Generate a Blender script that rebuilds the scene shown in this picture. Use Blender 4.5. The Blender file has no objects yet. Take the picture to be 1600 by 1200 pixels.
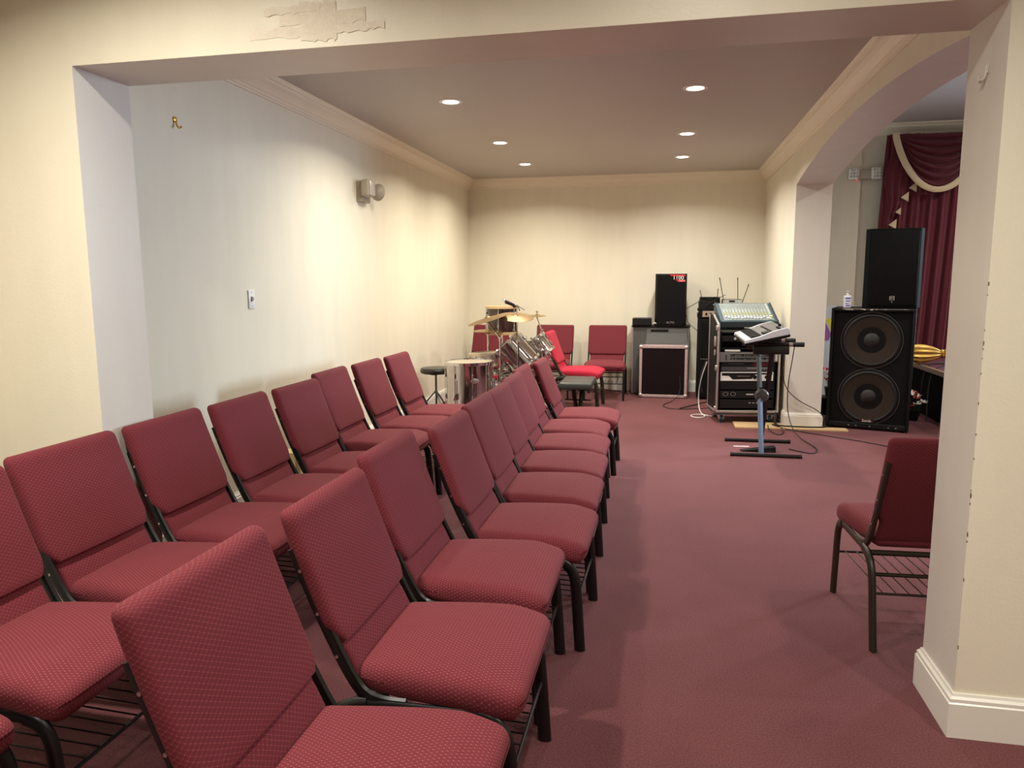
import bpy, bmesh, math, random
from mathutils import Vector, Matrix
random.seed(7)
PI = math.pi
R = math.radians
S = bpy.context.scene
COL = S.collection

# ------------------------------------------------------------------ camera
def make_camera():
    ya, pi_, ro = R(-11.66), R(-8.05), R(-.32)
    W = Vector((math.sin(ya)*math.cos(pi_), math.cos(ya)*math.cos(pi_), math.sin(pi_)))
    r = Vector((math.cos(ya), -math.sin(ya), 0)); u = r.cross(W)
    rr = r*math.cos(ro)+u*math.sin(ro); uu = -r*math.sin(ro)+u*math.cos(ro)
    cd = bpy.data.cameras.new('camera'); cd.sensor_width = 36; cd.lens = 1148.9/1600*36
    cd.clip_start = .05
    c = bpy.data.objects.new('camera', cd); COL.objects.link(c)
    m = Matrix((rr, uu, -W)).transposed().to_4x4(); m.translation = Vector((0, 0, 1.55))
    c.matrix_world = m
    S.camera = c
make_camera()

# ------------------------------------------------------------------ world, exposure
w = bpy.data.worlds.new('world'); S.world = w; w.use_nodes = True
w.node_tree.nodes['Background'].inputs[0].default_value = (.9, .92, 1, 1)
w.node_tree.nodes['Background'].inputs[1].default_value = .04
S.view_settings.view_transform = 'Standard'; S.view_settings.look = 'None'
S.view_settings.exposure = 0.0; S.view_settings.gamma = 1; S.view_settings.use_curve_mapping = False

# ------------------------------------------------------------------ lights of the place and an added hall window
WARM = (1.0, .92, .76); FRONTC = (1, .94, .82); COOL = (1.0, .94, .84); WHITE = (1, .95, .86); ADDED_DAY_W = 135
ALCOVE_W, HALL_W = 33, 30
FRONT_W = (42, 20, 26, 12, 34)
alcove_spots = [(-1.69, 5.85), (.19, 5.85), (-1.69, 7.65), (.18, 7.6), (-1.70, 9.1), (.17, 9.0)]
front_spots = [(-1.7, 1.55), (.15, 1.55), (-1.7, -.3), (.15, -.3), (1.9, 1.0)]
hall_spots = [(3.0, 4.2), (3.0, 6.6), (5.2, 4.2), (5.2, 6.6), (4.2, 8.8)]

# ------------------------------------------------------------------ materials
def mat(name, col, rough=.5, metal=0, bump=0, scale=200, var=0, vscale=3, spec=.5, emis=None, estr=0, trans=0, coat=0):
    m = bpy.data.materials.new(name); m.use_nodes = True; nt = m.node_tree
    b = nt.nodes['Principled BSDF']
    b.inputs['Base Color'].default_value = (*col, 1); b.inputs['Roughness'].default_value = rough
    b.inputs['Metallic'].default_value = metal; b.inputs['Specular IOR Level'].default_value = spec
    b.inputs['Coat Weight'].default_value = coat
    if trans: b.inputs['Transmission Weight'].default_value = trans
    if emis: b.inputs['Emission Color'].default_value = (*emis, 1); b.inputs['Emission Strength'].default_value = estr
    tc = nt.nodes.new('ShaderNodeTexCoord')
    if bump:
        n = nt.nodes.new('ShaderNodeTexNoise'); n.inputs['Scale'].default_value = scale; n.inputs['Detail'].default_value = 3
        bp = nt.nodes.new('ShaderNodeBump'); bp.inputs['Strength'].default_value = bump; bp.inputs['Distance'].default_value = .004
        nt.links.new(tc.outputs['Object'], n.inputs['Vector']); nt.links.new(n.outputs['Fac'], bp.inputs['Height'])
        nt.links.new(bp.outputs['Normal'], b.inputs['Normal'])
    if var:
        n2 = nt.nodes.new('ShaderNodeTexNoise'); n2.inputs['Scale'].default_value = vscale; n2.inputs['Detail'].default_value = 4
        mx = nt.nodes.new('ShaderNodeMix'); mx.data_type = 'RGBA'
        mx.inputs['A'].default_value = (*[c*(1-var) for c in col], 1); mx.inputs['B'].default_value = (*[min(1, c*(1+var)) for c in col], 1)
        nt.links.new(tc.outputs['Object'], n2.inputs['Vector']); nt.links.new(n2.outputs['Fac'], mx.inputs['Factor'])
        nt.links.new(mx.outputs['Result'], b.inputs['Base Color'])
    return m

def math_node(nt, op, a, b=None):
    n = nt.nodes.new('ShaderNodeMath'); n.operation = op
    for i, v in enumerate((a, b)):
        if v is None: continue
        if isinstance(v, (int, float)): n.inputs[i].default_value = v
        else: nt.links.new(v, n.inputs[i])
    return n.outputs[0]

def fabric(name, col, dot, axes, pitch=(.021, .0125), coldark=.80, dmix=.45):
    """burgundy upholstery: woven staggered lozenges with a pale thread dot at each crossing"""
    m = mat(name, col, .85, spec=.25); nt = m.node_tree; b = nt.nodes['Principled BSDF']
    b.inputs['Sheen Weight'].default_value = .08; b.inputs['Sheen Roughness'].default_value = .45
    b.inputs['Sheen Tint'].default_value = (1, .5, .5, 1)
    tc = nt.nodes.new('ShaderNodeTexCoord'); sp = nt.nodes.new('ShaderNodeSeparateXYZ')
    nt.links.new(tc.outputs['UV'], sp.inputs[0])
    U = math_node(nt, 'MULTIPLY', sp.outputs[0], 1/pitch[0]); V = math_node(nt, 'MULTIPLY', sp.outputs[1], 1/pitch[1])
    A = math_node(nt, 'ADD', U, V); B = math_node(nt, 'SUBTRACT', U, V)
    def tri(x, c=.5):       # distance from nearest integer, 0..0.5
        f = math_node(nt, 'FRACT', x); f = math_node(nt, 'SUBTRACT', f, .5); f = math_node(nt, 'ABSOLUTE', f)
        return math_node(nt, 'SUBTRACT', .5, f)
    ta, tb = tri(A), tri(B)
    s = math_node(nt, 'MAXIMUM', ta, tb)
    d = math_node(nt, 'LESS_THAN', s, .095)
    line = math_node(nt, 'LESS_THAN', math_node(nt, 'MINIMUM', ta, tb), .09)
    n1 = nt.nodes.new('ShaderNodeMix'); n1.data_type = 'RGBA'
    n1.inputs['A'].default_value = (*[c*coldark for c in col], 1); n1.inputs['B'].default_value = (*[c*1.12 for c in col], 1)
    nt.links.new(line, n1.inputs['Factor'])
    n2 = nt.nodes.new('ShaderNodeMix'); n2.data_type = 'RGBA'; n2.inputs['B'].default_value = (*dot, 1)
    nt.links.new(n1.outputs['Result'], n2.inputs['A']); nt.links.new(math_node(nt, 'MULTIPLY', d, dmix), n2.inputs['Factor'])
    nt.links.new(n2.outputs['Result'], b.inputs['Base Color'])
    bp = nt.nodes.new('ShaderNodeBump'); bp.inputs['Strength'].default_value = .35; bp.inputs['Distance'].default_value = .0015
    nt.links.new(math_node(nt, 'ADD', line, d), bp.inputs['Height']); nt.links.new(bp.outputs['Normal'], b.inputs['Normal'])
    return m

def wall_paint(name, col, rough=.42):
    """satin wall paint, faint roller streaks and small scuffs"""
    m = mat(name, col, rough, bump=.12, scale=90, spec=.4); nt = m.node_tree; b = nt.nodes['Principled BSDF']
    tc = nt.nodes.new('ShaderNodeTexCoord'); mp = nt.nodes.new('ShaderNodeMapping')
    mp.inputs['Scale'].default_value = (3, 3, .5); nt.links.new(tc.outputs['Object'], mp.inputs[0])
    n = nt.nodes.new('ShaderNodeTexNoise'); n.inputs['Scale'].default_value = 2.2; n.inputs['Detail'].default_value = 5
    nt.links.new(mp.outputs[0], n.inputs['Vector'])
    mx = nt.nodes.new('ShaderNodeMix'); mx.data_type = 'RGBA'
    mx.inputs['A'].default_value = (*[c*.93 for c in col], 1); mx.inputs['B'].default_value = (*[min(1, c*1.05) for c in col], 1)
    nt.links.new(n.outputs['Fac'], mx.inputs['Factor']); nt.links.new(mx.outputs['Result'], b.inputs['Base Color'])
    return m

def carpet_mat():
    col = (.155, .040, .050)
    m = mat('carpet', col, .95, spec=.1); nt = m.node_tree; b = nt.nodes['Principled BSDF']
    b.inputs['Sheen Weight'].default_value = .25; b.inputs['Sheen Tint'].default_value = (1, .6, .6, 1)
    tc = nt.nodes.new('ShaderNodeTexCoord')
    n = nt.nodes.new('ShaderNodeTexNoise'); n.inputs['Scale'].default_value = 170; n.inputs['Detail'].default_value = 4
    n3 = nt.nodes.new('ShaderNodeTexNoise'); n3.inputs['Scale'].default_value = 2.5; n3.inputs['Detail'].default_value = 5
    for q in (n, n3): nt.links.new(tc.outputs['Object'], q.inputs['Vector'])
    cr = nt.nodes.new('ShaderNodeValToRGB')
    cr.color_ramp.elements[0].position = .3; cr.color_ramp.elements[0].color = (.064, .018, .022, 1)
    cr.color_ramp.elements[1].position = .72; cr.color_ramp.elements[1].color = (.185, .064, .070, 1)
    mxn = math_node(nt, 'ADD', math_node(nt, 'MULTIPLY', n.outputs['Fac'], .8), math_node(nt, 'MULTIPLY', n3.outputs['Fac'], .2))
    nt.links.new(mxn, cr.inputs[0]); nt.links.new(cr.outputs[0], b.inputs['Base Color'])
    bp = nt.nodes.new('ShaderNodeBump'); bp.inputs['Strength'].default_value = .5; bp.inputs['Distance'].default_value = .004
    nt.links.new(n.outputs['Fac'], bp.inputs['Height']); nt.links.new(bp.outputs['Normal'], b.inputs['Normal'])
    return m

CREAM = wall_paint('cream_wall_paint', (.84, .79, .645))
OFFW = wall_paint('offwhite_jamb_paint', (.75, .72, .655), .35)
HALLP = wall_paint('hall_wall_paint', (.72, .65, .53))
PEEL = mat('bare_plaster_patch', (.84, .77, .64), .8, bump=.5, scale=60, var=.1, vscale=30)
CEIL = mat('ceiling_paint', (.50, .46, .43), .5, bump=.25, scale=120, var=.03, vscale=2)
CROWNM = mat('crown_paint', (.86, .79, .64), .35)
BASEW = mat('white_gloss_trim', (.84, .82, .75), .28)
CARPET = carpet_mat()
FCOL = (.165, .023, .033)
SEATF = fabric('burgundy_seat_fabric', FCOL, (.58, .28, .26), (0, 1), coldark=.88, dmix=.6)
BACKF = fabric('burgundy_back_fabric', FCOL, (.45, .16, .16), (1, 2), dmix=.35)
REDS = fabric('bright_red_seat_fabric', (.50, .020, .050), (.60, .05, .08), (0, 1))
REDB = fabric('bright_red_back_fabric', (.50, .020, .050), (.60, .05, .08), (1, 2))
BLK = mat('black_powder_coat', (.006, .006, .006), .32)
BRONZE = mat('dark_bronze_coat', (.022, .017, .010), .38)
BOLT = mat('steel_bolt', (.6, .6, .6), .25, 1)
CHROME = mat('chrome', (.72, .72, .72), .09, 1)
CHROMEW = mat('mirror_chrome_wrap', (.56, .52, .52), .13, 1)
ALU = mat('aluminium_edge', (.62, .58, .57), .38, .9)
ALUP = mat('pinkish_aluminium_edge', (.62, .47, .47), .45, .5)
BLKPL = mat('black_plastic', (.006, .006, .0065), .45, spec=.22)
GRILLE = mat('black_speaker_grille', (.004, .004, .0045), .6, bump=.4, scale=500, spec=.12)
CARPETBLK = mat('black_carpet_cover', (.006, .006, .006), .9, bump=.5, scale=300, spec=.15)
BLKWOOD = mat('black_painted_wood', (.007, .007, .007), .5, bump=.2, scale=120, var=.3, vscale=20, spec=.22)
GREYCAB = mat('grey_laminate', (.075, .08, .075), .45, var=.08, vscale=4)
GREYTOP = mat('grey_top_board', (.30, .31, .30), .4)
VINYL = mat('black_vinyl', (.014, .016, .015), .28, bump=.1, scale=150)
VINYLG = mat('charcoal_vinyl_top', (.045, .052, .048), .42, bump=.15, scale=200)
CONE = mat('brown_paper_cone', (.034, .024, .018), .75, bump=.15, scale=60, spec=.15)
CAPM = mat('dust_cap', (.016, .014, .014), .6)
SILV = mat('silver_panel', (.62, .62, .60), .35, .35)
GREYP = mat('grey_device_panel', (.17, .165, .16), .4, .3)
DARKP = mat('dark_device_panel', (.010, .010, .011), .4, spec=.25)
WHITEP = mat('white_plastic', (.80, .80, .76), .35)
BLUEG = mat('blue_grey_metal', (.050, .085, .105), .45, .1)
PANELG = mat('mixer_panel', (.20, .24, .24), .5)
KNOBW = mat('white_knob', (.80, .82, .82), .4)
KNOBY = mat('yellow_knob', (.75, .68, .30), .4)
WOODT = mat('pale_plywood', (.62, .42, .22), .5, var=.15, vscale=14)
WOODN = mat('stage_wood_nosing', (.26, .16, .09), .45, var=.2, vscale=10)
GOLD = mat('gold_brass', (.85, .55, .15), .25, 1)
GOLDS = mat('gold_satin', (.62, .38, .09), .36, .7)
BRASSC = mat('cymbal_bronze', (.62, .45, .20), .24, 1)
BRASSD = mat('dull_cymbal_bronze', (.26, .17, .08), .45, .85)
HEADM = mat('drum_head', (.40, .35, .27), .5)
DARKSH = mat('dark_drum_shell', (.035, .012, .014), .15, coat=.6)
REDPL = mat('red_plastic', (.45, .02, .03), .4)
LENS = mat('downlight_lens', (1, 1, 1), .5, emis=(1, .97, .88), estr=14)
CURT = mat('burgundy_velvet', (.105, .004, .014), .8, bump=.15, scale=60); CURT.node_tree.nodes['Principled BSDF'].inputs['Sheen Weight'].default_value = .15
CREAMF = mat('cream_satin_trim', (.62, .48, .30), .5)
REFL = mat('lamp_reflector', (.55, .50, .44), .3, .35)
LAMPH = mat('beige_lamp_housing', (.42, .37, .29), .45)
LEDW = mat('led_bulb', (1, 1, 1), .3, emis=(1, 1, 1), estr=1.2)
LEDR = mat('red_indicator', (.9, .05, .05), .3, emis=(1, .05, .05), estr=3)
LABELR = mat('red_label', (.70, .015, .03), .4)
YEL = mat('yellow_print', (.80, .72, .05), .6); PUR = mat('purple_print', (.35, .12, .42), .6)
BLUEL = mat('blue_print', (.12, .10, .50), .5)
GREEN = mat('leaf_green', (.03, .09, .03), .6); REDF = mat('red_petal', (.55, .03, .04), .6); WHF = mat('pale_petal', (.75, .68, .60), .6)
RUB = mat('black_rubber', (.008, .008, .008), .7)
CABLEW = mat('white_cable_jacket', (.62, .60, .58), .5)
BLUELIT = mat('blue_lit_leg_steel', (.12, .16, .24), .35, .6)
STAGED = mat('dark_stage_underside', (.004, .0035, .0035), .9, spec=.1)
STAGEC = mat('stage_carpet', (.11, .020, .030), .95, bump=.4, scale=300)
WHEELB = mat('teal_wheel', (.01, .06, .09), .4)
BEIGEP = mat('beige_amp_panel', (.36, .27, .20), .5)
DISPR = mat('dark_red_display', (.10, .005, .015), .25)

# ------------------------------------------------------------------ mesh builder
class MB:
    def __init__(s): s.v = []; s.f = []; s.m = []; s.uv = {}
    def add(s, vs, fs, mi=0, M=None):
        o = len(s.v)
        s.v += [tuple(M @ Vector(p)) if M is not None else tuple(p) for p in vs]
        for f in fs: s.f.append(tuple(i+o for i in f)); s.m.append(mi)
        return s
    def box(s, x0, x1, y0, y1, z0, z1, mi=0, M=None):
        vs = [(x, y, z) for z in (z0, z1) for y in (y0, y1) for x in (x0, x1)]
        return s.add(vs, [(0, 2, 3, 1), (4, 5, 7, 6), (0, 1, 5, 4), (2, 6, 7, 3), (0, 4, 6, 2), (1, 3, 7, 5)], mi, M)
    def rbox(s, lx, ly, lz, r, m=(3, 3, 3), k=3, mi=0, M=None, fn=None, c=(0, 0, 0), uvax=None):
        """rounded box centred on c; m = inner divisions per axis; fn deforms each point"""
        half = (lx/2, ly/2, lz/2); r = min(r, *half)
        def ticks(h, mm):
            core = h-r; t = []
            for i in range(k): t.append(-h + r*(1-math.cos(i/k*PI/2)) if k else -h)
            for i in range(mm+1): t.append(-core+2*core*i/max(mm, 1))
            for i in range(k-1, -1, -1): t.append(h - r*(1-math.cos(i/k*PI/2)))
            out = [t[0]]
            for q in t[1:]:
                if q-out[-1] > 1e-6: out.append(q)
            return out
        T = [ticks(half[i], m[i]) for i in range(3)]
        idx = {}; vs = []; fs = []; uvs = []
        def UV(p, ax, sg):      # unrolled fabric coordinates around the main axis
            q = list(p)
            if ax != uvax: q[ax] += sg*(half[uvax]-p[uvax])
            return tuple(q[i] for i in range(3) if i != uvax)
        def V(p):
            key = tuple(round(q, 6) for q in p)
            if key in idx: return idx[key]
            inn = [max(-(half[i]-r), min(half[i]-r, p[i])) for i in range(3)]
            d = Vector([p[i]-inn[i] for i in range(3)])
            if d.length > 1e-9: d = d.normalized()*r
            q = Vector(inn)+d
            if fn: q = Vector(fn(q))
            idx[key] = len(vs); vs.append(q+Vector(c)); return idx[key]
        for ax in range(3):
            a, b = (ax+1) % 3, (ax+2) % 3
            for sg in (-1, 1):
                for i in range(len(T[a])-1):
                    for j in range(len(T[b])-1):
                        q = []; quv = []
                        for (ii, jj) in ((i, j), (i+1, j), (i+1, j+1), (i, j+1)):
                            p = [0, 0, 0]; p[ax] = sg*half[ax]; p[a] = T[a][ii]; p[b] = T[b][jj]; q.append(V(p))
                            if uvax is not None: quv.append(UV(p, ax, sg))
                        if sg < 0: q.reverse(); quv.reverse()
                        if len(set(q)) > 2:
                            keep = [i for i in range(4) if q[i] not in q[:i]]
                            fs.append(tuple(q[i] for i in keep)); uvs.append([quv[i] for i in keep] if quv else None)
        if uvax is not None:
            for i, u in enumerate(uvs): s.uv[len(s.f)+i] = u
        return s.add(vs, fs, mi, M)
    def lathe(s, prof, n=24, mi=0, M=None, rib=0, ribn=8, cap=True):
        vs = []; fs = []; k = len(prof)
        for i in range(n):
            a = 2*PI*i/n
            for (r, z) in prof:
                rr = r*(1+rib*abs(math.cos(a*ribn/2))) if rib else r
                vs.append((rr*math.cos(a), rr*math.sin(a), z))
        for i in range(n):
            j = (i+1) % n
            for q in range(k-1): fs.append((i*k+q, j*k+q, j*k+q+1, i*k+q+1))
        if cap and prof[0][0] > 1e-6: fs.append(tuple(i*k for i in range(n))[::-1])
        if cap and prof[-1][0] > 1e-6: fs.append(tuple(i*k+k-1 for i in range(n)))
        return s.add(vs, fs, mi, M)
    def cyl(s, p0, p1, r, n=16, mi=0, r1=None):
        p0, p1 = Vector(p0), Vector(p1); d = p1-p0
        M = Matrix.Translation(p0) @ d.to_track_quat('Z', 'Y').to_matrix().to_4x4()
        return s.lathe([(r, 0), (r if r1 is None else r1, d.length)], n, mi, M)
    def tube(s, pts, r, n=8, mi=0, side=None, rb=None, smooth=0):
        """tube along pts; with side given the section is an ellipse r (in plane) x rb (along side)"""
        P = [Vector(p) for p in pts]
        for _ in range(smooth):
            Q = [P[0]]
            for a, b in zip(P, P[1:]): Q += [a*.75+b*.25, a*.25+b*.75]
            Q.append(P[-1]); P = Q
        rb = rb or r; vs = []; fs = []; prev = None
        for i, p in enumerate(P):
            t = (P[min(i+1, len(P)-1)]-P[max(i-1, 0)]).normalized()
            if side is not None: u = Vector(side); v = t.cross(u).normalized()
            else:
                if prev is None: u = t.orthogonal().normalized()
                else: u = (prev-t*prev.dot(t)).normalized()
                prev = u; v = t.cross(u)
            for j in range(n):
                a = 2*PI*j/n; vs.append(p+u*rb*math.cos(a)+v*r*math.sin(a))
        for i in range(len(P)-1):
            for j in range(n):
                k = (j+1) % n; fs.append((i*n+j, i*n+k, (i+1)*n+k, (i+1)*n+j))
        fs.append(tuple(range(n))[::-1]); fs.append(tuple(range((len(P)-1)*n, len(P)*n)))
        return s.add(vs, fs, mi)
    def build(s, name, mats, parent=None, smooth=True, bevel=0, loc=None, rot=None, ang=35):
        me = bpy.data.meshes.new(name)
        me.from_pydata(s.v, [], s.f)
        if not isinstance(mats, (list, tuple)): mats = [mats]
        for q in mats: me.materials.append(q)
        for p, mi in zip(me.polygons, s.m): p.material_index = mi
        if s.uv:
            ul = me.uv_layers.new(name='UVMap')
            for p in me.polygons:
                if p.index in s.uv:
                    for li, uv in zip(p.loop_indices, s.uv[p.index]): ul.data[li].uv = uv
        bm = bmesh.new(); bm.from_mesh(me); bmesh.ops.recalc_face_normals(bm, faces=bm.faces)
        for e in bm.edges:
            if len(e.link_faces) == 2 and e.calc_face_angle(0) > R(ang): e.smooth = False
        for f in bm.faces: f.smooth = smooth
        bm.to_mesh(me); bm.free()
        o = bpy.data.objects.new(name, me); COL.objects.link(o)
        if parent: o.parent = parent
        if loc: o.location = loc
        if rot: o.rotation_euler = rot
        if bevel:
            b = o.modifiers.new('bevel', 'BEVEL'); b.width = bevel; b.segments = 2; b.limit_method = 'ANGLE'; b.angle_limit = R(40)
        return o

def thing(name, label, cat, loc=(0, 0, 0), rz=0, group=None):
    o = bpy.data.objects.new(name, None); COL.objects.link(o); o.empty_display_size = .1
    o.location = loc; o.rotation_euler = (0, 0, rz); o['label'] = label; o['category'] = cat
    if group: o['group'] = group
    return o
def tag(o, label, cat, group=None):
    o['label'] = label; o['category'] = cat
    if group: o['group'] = group
    return o
def struct(o): o['kind'] = 'structure'; return o
def lab(o, l): o['label'] = l; return o
def dup(root, loc, rz, label, group=None):
    r = root.copy(); COL.objects.link(r); r.location = loc; r.rotation_euler = (0, 0, rz); r['label'] = label
    if group: r['group'] = group
    for ch in list(root.children):
        c = ch.copy(); COL.objects.link(c); c.parent = r
        for g in ch.children:
            d = g.copy(); COL.objects.link(d); d.parent = c
    return r
def text(name, s, size, M, m, parent, align='CENTER', ext=.0008):
    cu = bpy.data.curves.new('tmp', 'FONT'); cu.body = s; cu.size = size; cu.align_x = align; cu.align_y = 'CENTER'; cu.extrude = ext
    t = bpy.data.objects.new('tmp', cu); me = bpy.data.meshes.new_from_object(t); me.name = name
    me.transform(M); me.materials.clear(); me.materials.append(m)
    bpy.data.objects.remove(t); bpy.data.curves.remove(cu)
    o = bpy.data.objects.new(name, me); COL.objects.link(o); o.parent = parent
    return o
FRONT = Matrix.Rotation(PI/2, 4, 'X')      # text facing -y

# ------------------------------------------------------------------ shell
XL, XR, YB, YF, YJ = -2.77, 1.28, 10.4, 2.58, 2.89      # alcove walls, front wall face and its back
ZC, ZH, HX0, HX1 = 2.95, 2.378, -2.26, .995
HALLX, HALLZ = 7.0, 3.46
FX1, FY0, FX0 = 3.4, -3.2, -2.69

def two_tone(o, axis):      # faces along axis keep slot 0, the reveals take slot 1
    for p in o.data.polygons: p.material_index = 0 if abs(p.normal[axis]) > .5 else 1
fl = struct(MB().box(-4, HALLX+.2, FY0-.2, YB+.2, -.1, 0).build('floor', CARPET, smooth=False))
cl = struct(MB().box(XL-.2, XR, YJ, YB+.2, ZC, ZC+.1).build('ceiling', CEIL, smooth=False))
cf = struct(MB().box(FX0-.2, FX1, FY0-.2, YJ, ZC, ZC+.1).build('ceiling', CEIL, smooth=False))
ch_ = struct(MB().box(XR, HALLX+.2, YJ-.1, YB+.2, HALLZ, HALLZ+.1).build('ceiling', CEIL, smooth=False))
mb = MB(); mb.box(FX0-.2, HX0, YF, YJ, 0, ZC); mb.box(HX1, FX1, YF, YJ, 0, ZC)
mb.box(HX0, HX1, YF, YJ, ZH, ZC)
wf = struct(mb.build('wall_front', [CREAM, OFFW], smooth=False)); two_tone(wf, 1)
struct(MB().box(XL-.2, XL, YJ, YB, 0, ZC).build('wall_left', CREAM, smooth=False))
struct(MB().box(XL-.2, HALLX, YB, YB+.15, 0, HALLZ).build('wall_back', CREAM, smooth=False))
struct(MB().box(FX0-.2, FX0, FY0, YF, 0, ZC).build('wall_left', CREAM, smooth=False))
struct(MB().box(FX0, FX1, FY0-.2, FY0, 0, ZC).build('wall_near', CREAM, smooth=False))
struct(MB().box(FX1, FX1+.1, FY0, YJ-.1, 0, HALLZ).build('wall_right', CREAM, smooth=False))
struct(MB().box(HALLX, HALLX+.15, YJ-.1, YB, 0, HALLZ).build('wall_hall', HALLP, smooth=False))
struct(MB().box(FX1, HALLX, YJ-.1, YJ, 0, HALLZ).build('wall_hall', HALLP, smooth=False))
# arch wall between alcove and hall
AY0, AY1, ASP, ARISE = 3.0, 8.04, 2.485, .225
hs = (AY1-AY0)/2; cy = (AY0+AY1)/2
prof = [(YJ, 0), (AY0, 0), (AY0, ASP)]
Rr = (hs*hs+ARISE*ARISE)/(2*ARISE)
for i in range(1, 32):
    y = AY0+(AY1-AY0)*i/32; prof.append((y, ASP+ARISE-Rr+math.sqrt(Rr*Rr-(y-cy)**2)))
prof += [(AY1, ASP), (AY1, 0), (YB, 0), (YB, HALLZ), (YJ, HALLZ)]
n = len(prof); AX0, AX1 = XR, 1.625
vs = [(AX0, y, z) for y, z in prof]+[(AX1, y, z) for y, z in prof]
fs = [tuple(range(n)), tuple(range(n, 2*n))]+[(i, (i+1) % n, (i+1) % n+n, i+n) for i in range(n)]
mb = MB(); mb.add(vs, fs); aw = mb.build('wall_right', [CREAM, OFFW], smooth=False)
bm = bmesh.new(); bm.from_mesh(aw.data); bmesh.ops.triangulate(bm, faces=[f for f in bm.faces if len(f.verts) > 4]); bm.to_mesh(aw.data); bm.free()
two_tone(aw, 0); struct(aw)
# hall wall thin repaint (hall side of the back wall is duller)
struct(MB().box(AX1, HALLX, YB-.012, YB-.0005, 0, HALLZ).build('wall_hall', HALLP, smooth=False))
# narrow boxed column in the hall corner
struct(MB().box(AX1, 2.42, YB-.06, YB-.012, 0, HALLZ).build('trim_9', HALLP, smooth=False))

def sweep(name, path, prof, m, closed=False):
    """profile (offset to the left of travel, z) swept along a floor-plan polyline with mitred corners"""
    P = [Vector((a, b)) for a, b in path]; k = len(prof); vs = []; fs = []
    for i, p in enumerate(P):
        d0 = (p-P[i-1]).normalized() if i else (P[1]-p).normalized()
        d1 = (P[i+1]-p).normalized() if i < len(P)-1 else d0
        n0 = Vector((-d0.y, d0.x)); n1 = Vector((-d1.y, d1.x)); nn = (n0+n1)
        nn = nn/(nn.dot(n0))
        for (o, z) in prof: q = p+nn*o; vs.append((q.x, q.y, z))
    for i in range(len(P)-1):
        for j in range(k-1): fs.append((i*k+j, (i+1)*k+j, (i+1)*k+j+1, i*k+j+1))
    fs.append(tuple(range(k))); fs.append(tuple(range((len(P)-1)*k, len(P)*k))[::-1])
    mb = MB(); mb.add(vs, fs); return struct(mb.build(name, m, smooth=False))
cp = [(0, 2.815), (.012, 2.815), (.014, 2.828), (.022, 2.832), (.026, 2.845), (.034, 2.85), (.046, 2.868), (.066, 2.888), (.088, 2.905), (.092, 2.92), (.104, 2.924), (.110, 2.938), (.118, 2.95), (0, 2.95)]
cpn = [(-o, z) for o, z in cp]
sweep('trim_1', [(XL, YJ), (XL, YB), (XR, YB), (XR, YJ)], cpn, CROWNM)
bp_ = [(0, 0), (.020, 0), (.020, .122), (.016, .126), (.016, .138), (.009, .146), (.006, .155), (0, .155)]
bpn = [(-o, z) for o, z in bp_]
sweep('baseboard_back', [(XL, YJ), (XL, YB), (XR, YB), (XR, AY1), (AX1, AY1), (AX1, YB-.012), (HALLX, YB-.012)], bpn, BASEW)
sweep('baseboard_front', [(FX0, FY0), (FX0, YF), (HX0, YF), (HX0, YJ), (XL, YJ)], bpn, BASEW)
sweep('baseboard_right', [(AX1, AY0), (XR, AY0), (XR, YJ), (HX1, YJ), (HX1, YF), (FX1, YF)], bpn, BASEW)
hc = [(0, HALLZ-.13), (-.02, HALLZ-.13), (-.03, HALLZ-.10), (-.05, HALLZ-.085), (-.10, HALLZ-.05), (-.11, HALLZ-.03), (-.13, HALLZ-.02), (-.13, HALLZ), (0, HALLZ)]
sweep('trim_2', [(AX1, YB-.012), (HALLX, YB-.012)], hc, CROWNM)
# peeled paint patch on the header, small chips on the pillar edges
random.seed(3)
mb = MB()
for kk, (x0, x1, z0, z1) in enumerate([(-1.50, -1.10, 2.42, 2.455), (-1.38, -1.05, 2.455, 2.50), (-1.30, -1.16, 2.40, 2.53), (-1.16, -.98, 2.425, 2.45), (-1.44, -1.22, 2.50, 2.525)]):
    pts = []
    N = 14
    for i in range(N): pts.append((x0+(x1-x0)*i/(N-1), z0+random.uniform(-.006, .006)))
    for i in range(N): pts.append((x1-(x1-x0)*i/(N-1), z1+random.uniform(-.008, .008)))
    mb.add([(a, YF-.0012-.0004*kk, b) for a, b in pts], [tuple(range(len(pts)))])
lp = mb.build('trim_3', PEEL, smooth=False); struct(lp)
mb = MB()
for i in range(22):
    z = random.uniform(.25, 1.6); h = random.uniform(.003, .014); w_ = random.uniform(.001, .0025)
    mb.box(HX1-.0006, HX1+w_, YF-.0008, YF+.002, z, z+h)
struct(mb.build('trim_4', mat('paint_chip', (.22, .15, .09), .9), smooth=False))

# ------------------------------------------------------------------ downlights
def downlight(x, y, z, watt, col, label, group, spread=150):
    t = thing('recessed_downlight', label, 'ceiling light', (x, y, z), 0, group)
    MB().lathe([(.062, -.001), (.066, -.006), (.092, -.004), (.094, 0)], 32, M=None).build('trim_ring', WHITEP, t)
    MB().lathe([(0, -.0065), (.045, -.0065), (.066, -.0035)], 32).build('lens', LENS, t)
    ld = bpy.data.lights.new('downlight_lamp', 'AREA'); ld.shape = 'DISK'; ld.size = .13; ld.energy = watt; ld.color = col; ld.spread = R(spread)
    lo = bpy.data.objects.new('lamp', ld); COL.objects.link(lo); lo.parent = t; lo.location = (0, 0, -.012)
    return t
names = ['nearest the archway header on the left', 'nearest the header on the right', 'middle one of the left row', 'middle one of the right row', 'farthest of the left row', 'farthest of the right row, by the back wall']
for (x, y), nm in zip(alcove_spots, names):
    downlight(x, y, ZC, ALCOVE_W, WHITE if x > 0 else WARM, 'round recessed ceiling downlight, '+nm, 'recessed downlights in the alcove ceiling')
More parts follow.
